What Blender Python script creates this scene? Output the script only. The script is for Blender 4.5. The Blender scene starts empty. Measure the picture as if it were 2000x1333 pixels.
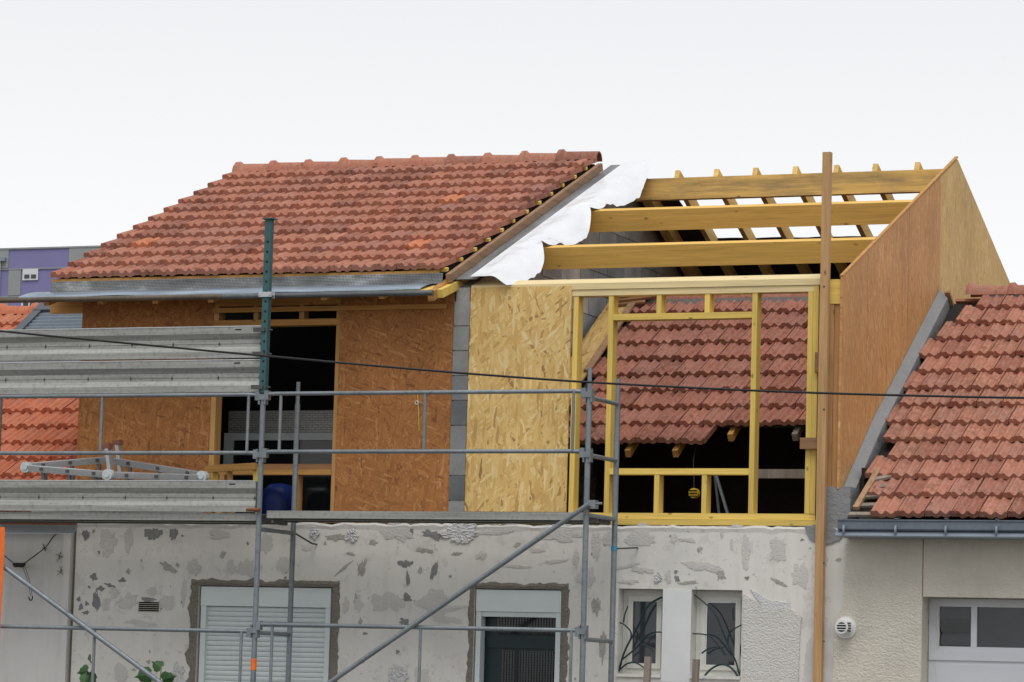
import bpy, bmesh, math, random
from mathutils import Vector, Matrix, noise
random.seed(7)
RAD = math.radians
scene = bpy.context.scene
COL = scene.collection

# ------------------------------------------------------------------ camera, sky, sun, exposure
CR = Vector((0.92792467, 0.37173258, 0.02776143)); CU = Vector((0.01358154, -0.10813877, 0.99404303)); CW = Vector((-0.37252026, 0.92202001, 0.10539333))
CO = Vector((8.09694484, -27.43614557, -1.83861086)); FPX = 6583.45
cam_d = bpy.data.cameras.new('camera'); cam = bpy.data.objects.new('camera', cam_d); COL.objects.link(cam)
cam_d.sensor_width = 36.0; cam_d.sensor_fit = 'HORIZONTAL'; cam_d.lens = FPX / 2000 * 36.0; cam_d.clip_start = 0.5; cam_d.clip_end = 3000
cam.matrix_world = Matrix(((CR.x, CU.x, -CW.x, CO.x), (CR.y, CU.y, -CW.y, CO.y), (CR.z, CU.z, -CW.z, CO.z), (0, 0, 0, 1)))
scene.camera = cam
SUN_EL, SUN_AZ = 60.0, 200.0          # overcast: a broad soft sun; azimuth clockwise from +Y (the street side, from the right)
w = bpy.data.worlds.new('World'); scene.world = w; w.use_nodes = True
wn = w.node_tree.nodes; wl = w.node_tree.links; bg = wn['Background']
sky = wn.new('ShaderNodeTexSky'); sky.sky_type = 'NISHITA'; sky.sun_disc = False; sky.sun_elevation = RAD(SUN_EL); sky.sun_rotation = RAD(SUN_AZ)
tc = wn.new('ShaderNodeTexCoord'); sp = wn.new('ShaderNodeSeparateXYZ'); wl.new(tc.outputs['Generated'], sp.inputs[0])
rp = wn.new('ShaderNodeValToRGB'); wl.new(sp.outputs['Z'], rp.inputs[0])
e = rp.color_ramp.elements; e[0].position = 0.0; e[0].color = (1.0, 1.0, 1.0, 1); e[1].position = 0.32; e[1].color = (0.79, 0.805, 0.83, 1)
x_ = rp.color_ramp.elements.new(0.11); x_.color = (0.985, 0.985, 0.99, 1); x_ = rp.color_ramp.elements.new(0.20); x_.color = (0.865, 0.875, 0.885, 1)
mul = wn.new('ShaderNodeVectorMath'); mul.operation = 'SCALE'; mul.inputs['Scale'].default_value = 9.75; wl.new(rp.outputs[0], mul.inputs[0])
mx = wn.new('ShaderNodeMixRGB'); mx.inputs[0].default_value = 0.94; wl.new(sky.outputs[0], mx.inputs[1]); wl.new(mul.outputs[0], mx.inputs[2])
wl.new(mx.outputs[0], bg.inputs[0]); bg.inputs[1].default_value = 0.10
sd = bpy.data.lights.new('sun', 'SUN'); sd.energy = 1.5; sd.angle = RAD(35); sd.color = (1.0, 0.965, 0.91)
sun = bpy.data.objects.new('sun', sd); COL.objects.link(sun); sun.location = (10, -20, 30)
_az = RAD(SUN_AZ); tosun = Vector((-math.sin(_az) * math.cos(RAD(SUN_EL)), math.cos(_az) * math.cos(RAD(SUN_EL)), math.sin(RAD(SUN_EL))))
sun.rotation_euler = tosun.to_track_quat('Z', 'Y').to_euler()
vs = scene.view_settings; vs.view_transform = 'Standard'; vs.look = 'None'; vs.exposure = 0.10; vs.gamma = 1.0; vs.use_curve_mapping = False

# ------------------------------------------------------------------ pixel -> place helpers
def ray(x, y): return (CW * FPX + CR * (x - 1000) - CU * (y - 666.5)).normalized()
def H(x, y, Y=0.0):
    d = ray(x, y); return CO + d * ((Y - CO.y) / d.y)
def HX(x, y, X):
    d = ray(x, y); return CO + d * ((X - CO.x) / d.x)
def HS(x, y, Y0, Z0, ang):           # sloping plane z = Z0 + tan(ang) (Y - Y0)
    d = ray(x, y); t = math.tan(ang); return CO + d * ((Z0 + t * (CO.y - Y0) - CO.z) / (d.z - t * d.y))

# ------------------------------------------------------------------ object helpers
WM = {}
def link(o, parent, M):
    COL.objects.link(o); WM[o.name] = M
    if parent is not None:
        o.parent = parent; o.matrix_parent_inverse = WM[parent.name].inverted()
    o.matrix_basis = M
    return o
def tag(o, label, cat, group=None, kind=None):
    if label: o['label'] = label
    if cat: o['category'] = cat
    if group: o['group'] = group
    if kind: o['kind'] = kind
    return o
def thing(name, label, cat, loc, group=None):
    o = bpy.data.objects.new(name, None); o.empty_display_size = 0.2
    link(o, None, Matrix.Translation(Vector(loc))); return tag(o, label, cat, group)
def inst(name, me, M, parent): return link(bpy.data.objects.new(name, me), parent, M)

class MB:
    def __init__(s): s.v = []; s.f = []; s.sm = []
    def add(s, vs, fs, smooth=False):
        b = len(s.v); s.v += [Vector(p) for p in vs]; s.f += [[b + i for i in f] for f in fs]; s.sm += [smooth] * len(fs); return s
    def box(s, x0, x1, y0, y1, z0, z1):
        return s.add([(x0, y0, z0), (x1, y0, z0), (x1, y1, z0), (x0, y1, z0), (x0, y0, z1), (x1, y0, z1), (x1, y1, z1), (x0, y1, z1)],
                     [(0, 3, 2, 1), (4, 5, 6, 7), (0, 1, 5, 4), (1, 2, 6, 5), (2, 3, 7, 6), (3, 0, 4, 7)])
    def beam(s, a, b, wd, ht, up=(0, 0, 1)):
        a = Vector(a); b = Vector(b); d = (b - a).normalized(); up = Vector(up)
        sx = d.cross(up)
        if sx.length < 1e-4: sx = d.cross(Vector((0, 1, 0)))
        sx.normalize(); u = sx.cross(d).normalized(); p = []
        for c in (a, b):
            for i, j in ((-1, -1), (1, -1), (1, 1), (-1, 1)): p.append(c + sx * (wd / 2 * i) + u * (ht / 2 * j))
        return s.add(p, [(0, 1, 2, 3), (7, 6, 5, 4), (0, 4, 5, 1), (1, 5, 6, 2), (2, 6, 7, 3), (3, 7, 4, 0)])
    def prism(s, pts, d0, d1):       # polygon pts (Vectors on a plane) swept from offset d0 to d1
        n = len(pts); a = [Vector(p) + Vector(d0) for p in pts]; b = [Vector(p) + Vector(d1) for p in pts]
        return s.add(a + b, [list(range(n))[::-1], list(range(n, 2 * n))] + [(i, (i + 1) % n, n + (i + 1) % n, n + i) for i in range(n)])
    def tube(s, pts, r, n=10, cap=True):
        pts = [Vector(p) for p in pts]; R = r if isinstance(r, (list, tuple)) else [r] * len(pts); vs = []; u = None
        for i, p in enumerate(pts):
            d = (pts[min(i + 1, len(pts) - 1)] - pts[max(i - 1, 0)]).normalized()
            if u is None:
                u = d.orthogonal().normalized()
            u = (u - d * u.dot(d)).normalized(); v = d.cross(u)
            vs += [p + (u * math.cos(2 * math.pi * k / n) + v * math.sin(2 * math.pi * k / n)) * R[i] for k in range(n)]
        fs = [(i * n + k, i * n + (k + 1) % n, (i + 1) * n + (k + 1) % n, (i + 1) * n + k) for i in range(len(pts) - 1) for k in range(n)]
        s.add(vs, fs, True)
        if cap:
            m = len(pts) - 1
            s.add(vs[:n], [list(range(n))[::-1]]); s.add(vs[m * n:], [list(range(n))])
        return s
    def mesh(s, name, mat, origin=None):
        me = bpy.data.meshes.new(name); o = origin or Vector((0, 0, 0))
        me.from_pydata([tuple(p - o) for p in s.v], [], s.f); me.polygons.foreach_set('use_smooth', s.sm); me.materials.append(mat); me.update()
        return me
    def build(s, name, mat, parent=None):
        lo = [min(p[i] for p in s.v) for i in range(3)]; hi = [max(p[i] for p in s.v) for i in range(3)]
        o = Vector(((lo[0] + hi[0]) / 2, (lo[1] + hi[1]) / 2, lo[2]))
        me = s.mesh(name, mat, o)
        bm = bmesh.new(); bm.from_mesh(me); bmesh.ops.recalc_face_normals(bm, faces=bm.faces); bm.to_mesh(me); bm.free()
        return inst(name, me, Matrix.Translation(o), parent)
def BOX(name, mat, parent, *b): return MB().box(*b).build(name, mat, parent)
def BEAM(name, mat, parent, a, b, wd, ht, up=(0, 0, 1)): return MB().beam(a, b, wd, ht, up).build(name, mat, parent)
def TUBE(name, mat, parent, pts, r, n=10): return MB().tube(pts, r, n).build(name, mat, parent)

# ------------------------------------------------------------------ materials
class NT:
    def __init__(s, name, rough=0.8, metal=0.0, spec=0.4):
        s.m = bpy.data.materials.new(name); s.m.use_nodes = True; s.t = s.m.node_tree; s.b = s.t.nodes['Principled BSDF']
        s.b.inputs['Roughness'].default_value = rough; s.b.inputs['Metallic'].default_value = metal; s.b.inputs['Specular IOR Level'].default_value = spec
        s.pos = s.t.nodes.new('ShaderNodeNewGeometry').outputs['Position']; s.oi = s.t.nodes.new('ShaderNodeObjectInfo').outputs['Random']
    def n(s, t, **k):
        o = s.t.nodes.new(t)
        for a, b in k.items(): setattr(o, a, b)
        return o
    def L(s, a, b): s.t.links.new(a, b)
    def map(s, scale=(1, 1, 1), rot=(0, 0, 0), src=None, jit=0.0):
        m = s.n('ShaderNodeMapping'); m.inputs['Rotation'].default_value = rot; s.L(src or s.pos, m.inputs[0])
        if jit:
            a = s.n('ShaderNodeMath', operation='MULTIPLY'); s.L(s.oi, a.inputs[0]); a.inputs[1].default_value = jit
            s.L(a.outputs[0], m.inputs['Location'])
        q = s.n('ShaderNodeVectorMath', operation='MULTIPLY'); s.L(m.outputs[0], q.inputs[0]); q.inputs[1].default_value = scale
        return q.outputs[0]
    def noise(s, vec, scale=1, detail=4, rough=0.55, dist=0):
        o = s.n('ShaderNodeTexNoise'); s.L(vec, o.inputs['Vector']); o.inputs['Scale'].default_value = scale; o.inputs['Detail'].default_value = detail
        o.inputs['Roughness'].default_value = rough; o.inputs['Distortion'].default_value = dist; return o.outputs['Fac']
    def vor(s, vec, scale=1, feat='F1', out='Color', rnd=1.0):
        o = s.n('ShaderNodeTexVoronoi', feature=feat); s.L(vec, o.inputs['Vector']); o.inputs['Scale'].default_value = scale; o.inputs['Randomness'].default_value = rnd
        return o.outputs[out]
    def ramp(s, fac, stops, interp='LINEAR'):
        o = s.n('ShaderNodeValToRGB'); s.L(fac, o.inputs[0]); o.color_ramp.interpolation = interp; E = o.color_ramp.elements
        while len(E) < len(stops): E.new(0.5)
        for el, (p, c) in zip(E, stops):
            el.position = p; el.color = (c, c, c, 1) if isinstance(c, (int, float)) else (*c, 1)
        return o.outputs[0]
    def mix(s, fac, a, b, mode='MIX'):
        o = s.n('ShaderNodeMixRGB', blend_type=mode)
        for v, i in ((fac, 0), (a, 1), (b, 2)):
            if isinstance(v, (int, float)): o.inputs[i].default_value = v if i == 0 else (v, v, v, 1)
            elif isinstance(v, tuple): o.inputs[i].default_value = (*v, 1)
            else: s.L(v, o.inputs[i])
        return o.outputs[0]
    def math(s, op, a, b=0.0):
        o = s.n('ShaderNodeMath', operation=op)
        for v, i in ((a, 0), (b, 1)):
            if isinstance(v, (int, float)): o.inputs[i].default_value = v
            else: s.L(v, o.inputs[i])
        return o.outputs[0]
    def bump(s, h, strength=0.3, dist=0.01):
        o = s.n('ShaderNodeBump'); s.L(h, o.inputs['Height']); o.inputs['Strength'].default_value = strength; o.inputs['Distance'].default_value = dist
        s.L(o.outputs[0], s.b.inputs['Normal'])
    def col(s, c):
        if isinstance(c, tuple): s.b.inputs['Base Color'].default_value = (*c, 1)
        else: s.L(c, s.b.inputs['Base Color'])
    def rough(s, c): s.L(c, s.b.inputs['Roughness'])
def sc(c, k): return tuple(min(1, v * k) for v in c)

def wood(name, c, ax='X', var=0.25, knots=True, weather=0.0, rough=0.75):
    t = NT(name, rough); S = {'X': (1.2, 22, 22), 'Y': (22, 1.2, 22), 'Z': (22, 22, 1.2)}[ax]; S2 = {'X': (3, 90, 90), 'Y': (90, 3, 90), 'Z': (90, 90, 3)}[ax]
    g = t.noise(t.map(S, jit=30), 1, 4, 0.6, 0.6); f = t.noise(t.map(S2, jit=11), 1, 2, 0.5)
    k = t.ramp(g, [(0.3, sc(c, 1 - var)), (0.5, c), (0.72, sc(c, 1 + var * 0.7))])
    k = t.mix(0.35, k, t.mix(1.0, k, t.ramp(f, [(0.35, 0.62), (0.6, 1.0)]), 'MULTIPLY'))
    k = t.mix(1.0, k, t.ramp(t.oi, [(0.0, 0.86), (1.0, 1.1)]), 'MULTIPLY')
    if knots:
        KS = {'X': (4.2, 8, 8), 'Y': (8, 4.2, 8), 'Z': (8, 8, 4.2)}[ax]
        d = t.vor(t.map(KS, jit=17), 1, 'F1', 'Distance'); k = t.mix(t.ramp(d, [(0.055, 0.75), (0.12, 0.0)]), k, sc(c, 0.22))
    if weather:
        k = t.mix(t.ramp(t.noise(t.map((1.5, 1.5, 9), jit=5), 1, 5, 0.65), [(0.45, 0.0), (0.7, weather)]), k, (0.10, 0.095, 0.085))
    t.col(k); t.bump(f, 0.15, 0.002); return t.m

def osb(name, cols, plane='XZ', grime=0.0, lays=((70, 7.0, 38), (15, 8.0, 46), (-48, 6.5, 36), (105, 9, 55), (38, 11, 60), (-15, 7.0, 42)), cover=0.66, grain_k=0.5):
    t = NT(name, 0.7); ax = 1 if plane == 'XZ' else 0
    wob = t.n('ShaderNodeTexNoise'); t.L(t.pos, wob.inputs['Vector']); wob.inputs['Scale'].default_value = 14; wob.inputs['Detail'].default_value = 3
    ad = t.n('ShaderNodeVectorMath', operation='MULTIPLY_ADD'); t.L(wob.outputs['Color'], ad.inputs[0]); ad.inputs[1].default_value = (0.03,) * 3; t.L(t.pos, ad.inputs[2])
    out = None
    for i, (ang, lo, hi) in enumerate(lays):
        rot = [0, 0, 0]; rot[ax] = RAD(ang); S = [0.6] * 3
        if plane == 'XZ': S[0] = lo; S[2] = hi
        else: S[1] = lo; S[2] = hi
        m = t.map(tuple(S), tuple(rot), ad.outputs[0], jit=3.7)
        cl = t.vor(m, 1); sx = t.n('ShaderNodeSeparateColor'); t.L(cl, sx.inputs[0])
        c = t.ramp(sx.outputs[0], [(0.0, cols[0]), (0.07, cols[1]), (0.3, cols[2]), (0.55, cols[3]), (0.8, cols[4]), (1.0, cols[5])])
        grain = t.noise(t.map(tuple(v * (1.0 if v < 20 else 7) for v in S), tuple(rot)), 1, 2)
        c = t.mix(grain_k, c, t.mix(1.0, c, t.ramp(grain, [(0.3, 0.72), (0.65, 1.06)]), 'MULTIPLY'))
        if out is None: out = c; hgt = sx.outputs[1]
        else:
            msk = t.ramp(sx.outputs[2], [(cover, 0.0), (cover + .03, 1.0)]); out = t.mix(msk, out, c); hgt = t.mix(msk, hgt, sx.outputs[1])
    out = t.mix(1.0, out, t.ramp(t.noise(t.map((1, 1, 1)), 1.3, 3), [(0.3, 0.86), (0.7, 1.08)]), 'MULTIPLY')
    if grime:
        out = t.mix(t.ramp(t.noise(t.map((6, 6, 0.8)), 1, 4, 0.6), [(0.45, 0.0), (0.75, grime)]), out, (0.16, 0.13, 0.10))
    t.col(out); t.bump(hgt, 0.25, 0.004); return t.m

def tile_mat(name, stops, soot=0.5, dust=0.2, moss=0.0):
    t = NT(name, 0.85, spec=0.25); c = t.ramp(t.oi, stops)
    n1 = t.noise(t.map((5, 5, 5), jit=20), 1, 5, 0.65); n2 = t.noise(t.map((34, 10, 20), jit=7), 1, 5, 0.7); n3 = t.noise(t.map((95, 60, 95)), 1, 3, 0.7); n5 = t.noise(t.map((150, 90, 150), (0.3, 0.2, 0.5)), 1, 3, 0.7)
    n4 = t.noise(t.map((0.9, 0.9, 0.9)), 1, 3)
    c = t.mix(1.0, c, t.ramp(n1, [(0.3, 0.72), (0.6, 1.1)]), 'MULTIPLY')
    c = t.mix(t.ramp(n2, [(0.46, 0.0), (0.70, dust)]), c, (0.46, 0.38, 0.33))
    c = t.mix(t.math('MULTIPLY', t.ramp(n1, [(0.5, 0.0), (0.68, 1.0)]), t.ramp(n2, [(0.36, soot), (0.6, 0.0)])), c, (0.055, 0.045, 0.04))
    c = t.mix(t.ramp(n3, [(0.58, 0.0), (0.76, 0.35)]), c, (0.11, 0.075, 0.06))
    c = t.mix(t.math('MULTIPLY', t.ramp(n5, [(0.52, 0.0), (0.66, 1.0)]), t.ramp(n1, [(0.4, dust * 1.6), (0.62, 0.0)])), c, (0.50, 0.45, 0.41))
    if moss: c = t.mix(t.math('MULTIPLY', t.ramp(n4, [(0.5, 0.0), (0.62, 1.0)]), t.ramp(n2, [(0.42, moss), (0.55, 0.0)])), c, (0.06, 0.055, 0.04))
    t.col(c); t.bump(n3, 0.25, 0.004); return t.m

def metal(name, c, rough=0.45, mt=0.7, var=0.25, grime=0.3, ax=(3, 3, 3)):
    t = NT(name, rough, mt); a = t.noise(t.map(ax, jit=13), 1, 5, 0.6); b = t.noise(t.map((26, 26, 26)), 1, 4, 0.7)
    k = t.ramp(a, [(0.3, sc(c, 1 - var)), (0.7, sc(c, 1 + var))])
    k = t.mix(t.ramp(b, [(0.5, 0.0), (0.75, grime)]), k, sc(c, 0.35))
    t.col(k); t.rough(t.ramp(b, [(0.3, rough - 0.1), (0.7, min(1, rough + 0.2))])); return t.m
def plain(name, c, rough=0.6, mt=0.0, var=0.12, scale=8):
    t = NT(name, rough, mt); t.col(t.ramp(t.noise(t.map((scale,) * 3, jit=9), 1, 5, 0.65), [(0.3, sc(c, 1 - var)), (0.7, sc(c, 1 + var))])); return t.m

def plaster_mat(name, c, streak=0.3, rough_scale=0, bump=0.1, spots=True):
    t = NT(name, 0.92, spec=0.2); big = t.noise(t.map((1, 1, 1)), 1.1, 5, 0.6); st = t.noise(t.map((9, 9, 0.7)), 1, 4, 0.6); fine = t.noise(t.map((60, 60, 60)), 1, 4, 0.7)
    k = t.ramp(big, [(0.3, sc(c, 0.86)), (0.5, c), (0.72, sc(c, 1.08))])
    k = t.mix(t.ramp(st, [(0.5, 0.0), (0.8, streak)]), k, (c[0] * 0.78, c[1] * 0.73, c[2] * 0.64))
    k = t.mix(t.ramp(fine, [(0.58, 0.0), (0.8, 0.25)]), k, sc(c, 0.6))
    if spots:
        m = t.noise(t.map((7, 7, 9)), 1, 6, 0.75, 0.3); k = t.mix(t.ramp(m, [(0.60, 0.0), (0.615, 0.55)]), k, sc(c, 0.70))
        m2 = t.noise(t.map((16, 16, 13), (0.4, 0.2, 0.9)), 1, 5, 0.7, 0.6); k = t.mix(t.ramp(m2, [(0.665, 0.0), (0.675, 0.8)]), k, (0.22, 0.22, 0.215))
        m3 = t.noise(t.map((3.1, 3.1, 3.6), (0.9, 0.1, 0.3)), 1, 7, 0.72); k = t.mix(t.ramp(m3, [(0.575, 0.0), (0.59, 0.5)]), k, (c[0] * 0.80, c[1] * 0.79, c[2] * 0.80))
    t.col(k)
    if rough_scale:
        h1 = t.noise(t.map((rough_scale * 0.8, rough_scale, rough_scale * 1.15)), 1, 5, 0.62, 0.1); t.bump(h1, 0.9, bump)
    else: t.bump(fine, 0.25, 0.004)
    return t.m

M = {}
M['tileA'] = tile_mat('clay tile new roof', [(0, (0.28, 0.105, 0.07)), (0.3, (0.43, 0.165, 0.10)), (0.6, (0.40, 0.145, 0.088)), (0.8, (0.46, 0.19, 0.12)), (0.97, (0.35, 0.145, 0.105)), (0.985, (0.58, 0.20, 0.09))], 0.9, 0.22, 0.12)
M['tileB'] = tile_mat('clay tile old roof', [(0, (0.27, 0.095, 0.062)), (0.5, (0.38, 0.142, 0.092)), (1, (0.33, 0.138, 0.10))], 0.85, 0.24, 0.35)
M['tileC'] = tile_mat('clay tile weathered', [(0, (0.31, 0.11, 0.07)), (0.5, (0.44, 0.175, 0.108)), (1, (0.37, 0.155, 0.108))], 0.85, 0.28, 0.25)
M['tileD'] = tile_mat('clay tile orange', [(0, (0.47, 0.14, 0.065)), (0.5, (0.53, 0.165, 0.08)), (1, (0.48, 0.17, 0.09))], 0.5, 0.2, 0.0)
VERT = ((78, 9, 60), (100, 10, 70), (62, 9, 58), (118, 11, 75), (35, 12, 70), (88, 7, 52), (-20, 12, 66))
M['osb_dark'] = osb('osb weathered orange', [(0.20, 0.075, 0.024), (0.30, 0.115, 0.032), (0.36, 0.142, 0.040), (0.39, 0.158, 0.045), (0.42, 0.175, 0.052), (0.50, 0.245, 0.085)], lays=VERT, cover=.7)
M['osb_light'] = osb('osb fresh pale', [(0.34, 0.195, 0.07), (0.58, 0.36, 0.115), (0.67, 0.435, 0.150), (0.71, 0.475, 0.172), (0.74, 0.52, 0.205), (0.80, 0.63, 0.32)], lays=((72, 7, 34), (20, 8, 42), (-50, 6.5, 34), (105, 8, 46), (40, 9, 50), (88, 6, 36)))
VG = ((86, 7, 75), (94, 8, 90), (78, 7, 80), (102, 9, 95), (90, 5, 70), (60, 12, 80))
M['osb_gable'] = osb('osb gable', [(0.42, 0.195, 0.065), (0.52, 0.25, 0.085), (0.57, 0.285, 0.10), (0.60, 0.305, 0.11), (0.63, 0.33, 0.122), (0.72, 0.46, 0.22)], 'YZ', 0.12, VG, .7)
M['osb_gable2'] = osb('osb gable pale', [(0.46, 0.28, 0.09), (0.57, 0.36, 0.122), (0.62, 0.40, 0.142), (0.65, 0.43, 0.158), (0.68, 0.46, 0.178), (0.75, 0.57, 0.28)], 'YZ', 0.12, VG, .7)
YEL = (0.78, 0.555, 0.135)
for a in 'XYZ': M['yel' + a] = wood('treated yellow pine ' + a, YEL, a, 0.16)
M['pale'] = wood('pale pine', (0.76, 0.61, 0.33), 'X', 0.10)
M['purl'] = wood('purlin pine', (0.80, 0.495, 0.125), 'X', 0.14)
M['ridgew'] = wood('weathered ridge pine', (0.70, 0.44, 0.13), 'X', 0.25, True, 0.6)
M['rafter'] = wood('rafter pine', (0.74, 0.48, 0.155), 'Y', 0.2)
M['oldw'] = wood('old brown timber', (0.30, 0.16, 0.075), 'X', 0.3); M['oldwY'] = wood('old brown timber y', (0.36, 0.215, 0.125), 'Y', 0.3); M['oldwZ'] = wood('brown timber z', (0.46, 0.25, 0.10), 'Z', 0.25)
M['orange'] = wood('orange pine', (0.50, 0.26, 0.075), 'X', 0.25); M['orangeZ'] = wood('orange pine z', (0.55, 0.31, 0.115), 'Z', 0.2)
M['postw'] = wood('sawn post pine', (0.54, 0.32, 0.145), 'Z', 0.2)
M['greyw'] = wood('grey weathered wood', (0.26, 0.22, 0.18), 'Z', 0.3)
M['plaster'] = plaster_mat('scraped plaster', (0.66, 0.645, 0.605), 0.35)
M['white_wall'] = plaster_mat('smooth white render', (0.63, 0.62, 0.60), 0.5, spots=False)
M['crepi'] = plaster_mat('rough beige render', (0.70, 0.655, 0.565), 0.15, 52, 0.022, False)
M['crepi2'] = plaster_mat('rough pale render', (0.64, 0.625, 0.585), 0.1, 56, 0.022, False)
M['skim'] = plain('grey cement skim', (0.56, 0.545, 0.53), 0.9, 0, 0.12, 6)
M['pier'] = plain('smooth pale render', (0.66, 0.67, 0.68), 0.9, 0, 0.05, 3)
M['p_d'] = plain('dark cement', (0.215, 0.22, 0.215), 0.95, 0, 0.2, 25); M['p_g'] = plain('grey cement', (0.36, 0.345, 0.315), 0.95, 0, 0.25, 25)
M['p_l'] = plaster_mat('scraped light cement', (0.55, 0.535, 0.51), 0.2, 60, 0.008, False)
M['p_r'] = plaster_mat('chipped white gypsum', (0.70, 0.70, 0.70), 0.1, 60, 0.03, False)
M['mortar'] = plaster_mat('raw brown grey mortar', (0.25, 0.225, 0.19), 0.3, 40, 0.04, False)
M['cement'] = plaster_mat('grey cement render', (0.25, 0.255, 0.26), 0.4, 14, 0.02, False)
def block_mat(nm='concrete block', kk=1.0):
    t = NT(nm, 0.95, spec=0.15); f = t.noise(t.map((70, 70, 70)), 1, 4, 0.75); b = t.noise(t.map((3, 3, 3), jit=9), 1, 4, 0.6)
    k = t.ramp(t.oi, [(0, sc((0.13, 0.14, 0.145), kk)), (0.5, sc((0.21, 0.22, 0.22), kk ** .8)), (1, sc((0.32, 0.32, 0.31), kk ** .6))]); k = t.mix(1.0, k, t.ramp(b, [(0.3, 0.75), (0.7, 1.2)]), 'MULTIPLY')
    k = t.mix(t.ramp(f, [(0.55, 0), (0.75, 0.5)]), k, (0.09, 0.09, 0.09)); t.col(k); t.bump(f, 0.5, 0.006); return t.m
M['block'] = block_mat(); M['block_in'] = block_mat('brightened clean block', 2.3); M['joint'] = plain('block mortar joint', (0.33, 0.33, 0.32), 0.95, 0, 0.2, 30)  # inner blocks are less weathered, their colour also raised against the shade inside
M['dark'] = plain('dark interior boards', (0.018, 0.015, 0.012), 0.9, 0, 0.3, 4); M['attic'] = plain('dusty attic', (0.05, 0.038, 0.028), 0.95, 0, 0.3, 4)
M['membrane'] = plain('black roofing membrane', (0.028, 0.022, 0.018), 0.8, 0, 0.25, 5)
M['galv'] = metal('galvanised steel', (0.225, 0.255, 0.275), 0.5, 0.5, 0.18, 0.4)
M['alu'] = metal('aluminium plank', (0.34, 0.345, 0.325), 0.5, 0.3, 0.24, 0.5, (1.0, 6, 30)); M['alu2'] = metal('bright aluminium', (0.55, 0.565, 0.575), 0.4, 0.5, 0.1, 0.2)
M['zinc'] = metal('zinc sheet', (0.30, 0.36, 0.43), 0.35, 0.5, 0.4, 0.35, (1.5, 6, 6)); M['slate_metal'] = metal('slate blue gutter', (0.15, 0.18, 0.215), 0.5, 0.2, 0.12, 0.2)
M['shaded'] = metal('grey lead flashing', (0.20, 0.205, 0.21), 0.5, 0.3, 0.45, 0.4, (6, 1.2, 3)); M['zinc_matte'] = metal('pale zinc fascia', (0.62, 0.68, 0.75), 0.6, 0.0, 0.12, 0.2)
M['slate_light'] = metal('slate blue flashing', (0.24, 0.28, 0.33), 0.5, 0.2, 0.12, 0.2)
M['anthr'] = plain('anthracite metal', (0.085, 0.095, 0.115), 0.5, 0.2, 0.1, 3); M['tube_dk'] = metal('dark grey tube', (0.13, 0.14, 0.145), 0.45, 0.6, 0.25, 0.4); M['tube_br'] = metal('timber reflection tube', (0.16, 0.13, 0.095), 0.5, 0.6, 0.25, 0.4)
def foil_mat():
    t = NT('aluminium flashing foil', 0.3, 0.55); a = t.noise(t.map((5, 3, 5)), 1, 4, 0.6); t.col(t.ramp(a, [(0.3, (0.88, 0.89, 0.91)), (0.7, (0.97, 0.97, 0.98))])); t.bump(t.noise(t.map((9, 4, 9)), 1, 3, 0.5, 1.0), 0.4, 0.02); return t.m
M['foil'] = foil_mat()
def perf_mat():
    t = NT('perforated metal', 0.5, 0.5); s = t.n('ShaderNodeSeparateXYZ'); t.L(t.pos, s.inputs[0])
    d = t.vor(t.map((70, 0.2, 70)), 1, 'F1', 'Distance', 0.0); k = t.mix(t.ramp(d, [(0.30, 1.0), (0.42, 0.0)]), (0.24, 0.25, 0.255), (0.06, 0.06, 0.06))
    k = t.mix(1.0, k, t.ramp(t.noise(t.map((3, 3, 9)), 1, 4, 0.6), [(0.35, 0.6), (0.55, 1.0), (0.68, 1.9)]), 'MULTIPLY'); t.col(k); return t.m
M['perf'] = perf_mat()
M['green_steel'] = metal('teal painted steel', (0.045, 0.115, 0.12), 0.5, 0.2, 0.2, 0.3); M['hole'] = plain('dark hole', (0.01, 0.01, 0.01), 0.9)
M['steel_dk'] = metal('dark steel', (0.10, 0.10, 0.10), 0.55, 0.5, 0.2, 0.3); M['rust'] = plain('rusty steel', (0.22, 0.09, 0.045), 0.9, 0, 0.4, 30)
M['pvc'] = plain('white pvc', (0.60, 0.665, 0.66), 0.45, 0, 0.04, 3); M['white'] = plain('white plastic', (0.74, 0.74, 0.73), 0.45, 0, 0.04, 3); M['pvc2'] = plain('cream window frame', (0.62, 0.62, 0.57), 0.5, 0, 0.05, 3); M['garage'] = plain('garage door paint', (0.60, 0.62, 0.66), 0.5, 0, 0.04, 2)
def glass_mat(n, c):
    t = NT(n, 0.08, 0, 0.5); t.col(t.ramp(t.noise(t.map((2, 2, 2)), 1, 3), [(0.3, sc(c, 0.7)), (0.7, sc(c, 1.2))])); return t.m
M['glass'] = glass_mat('dark glass', (0.038, 0.045, 0.053)); M['glass_blk'] = glass_mat('black glass', (0.014, 0.018, 0.021))
M['door_green'] = plain('dark green door', (0.006, 0.022, 0.025), 0.35, 0, 0.15, 4); M['iron'] = plain('dark green iron', (0.012, 0.035, 0.038), 0.45, 0.2, 0.2, 20)
M['steel_blk'] = plain('black wire', (0.016, 0.019, 0.019), 0.6); M['cable'] = plain('black cable', (0.012, 0.012, 0.013), 0.6); M['strap'] = plain('orange strap', (0.85, 0.17, 0.03), 0.6); M['blue'] = plain('blue plastic', (0.010, 0.035, 0.22), 0.45)
M['leaf'] = plain('vine leaf', (0.032, 0.095, 0.022), 0.5, 0, 0.35, 20); M['stem'] = plain('vine stem', (0.10, 0.14, 0.05), 0.7)
M['yellow'] = plain('yellow plastic', (0.75, 0.48, 0.03), 0.5); M['bluet'] = plain('blue tape', (0.05, 0.25, 0.42), 0.5); M['redcap'] = plain('brown red rubber', (0.30, 0.12, 0.085), 0.8, 0, 0.2, 30)
M['vent'] = plain('cream vent', (0.55, 0.52, 0.43), 0.7); M['string'] = plain('yellow string', (0.65, 0.48, 0.12), 0.8)
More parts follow.
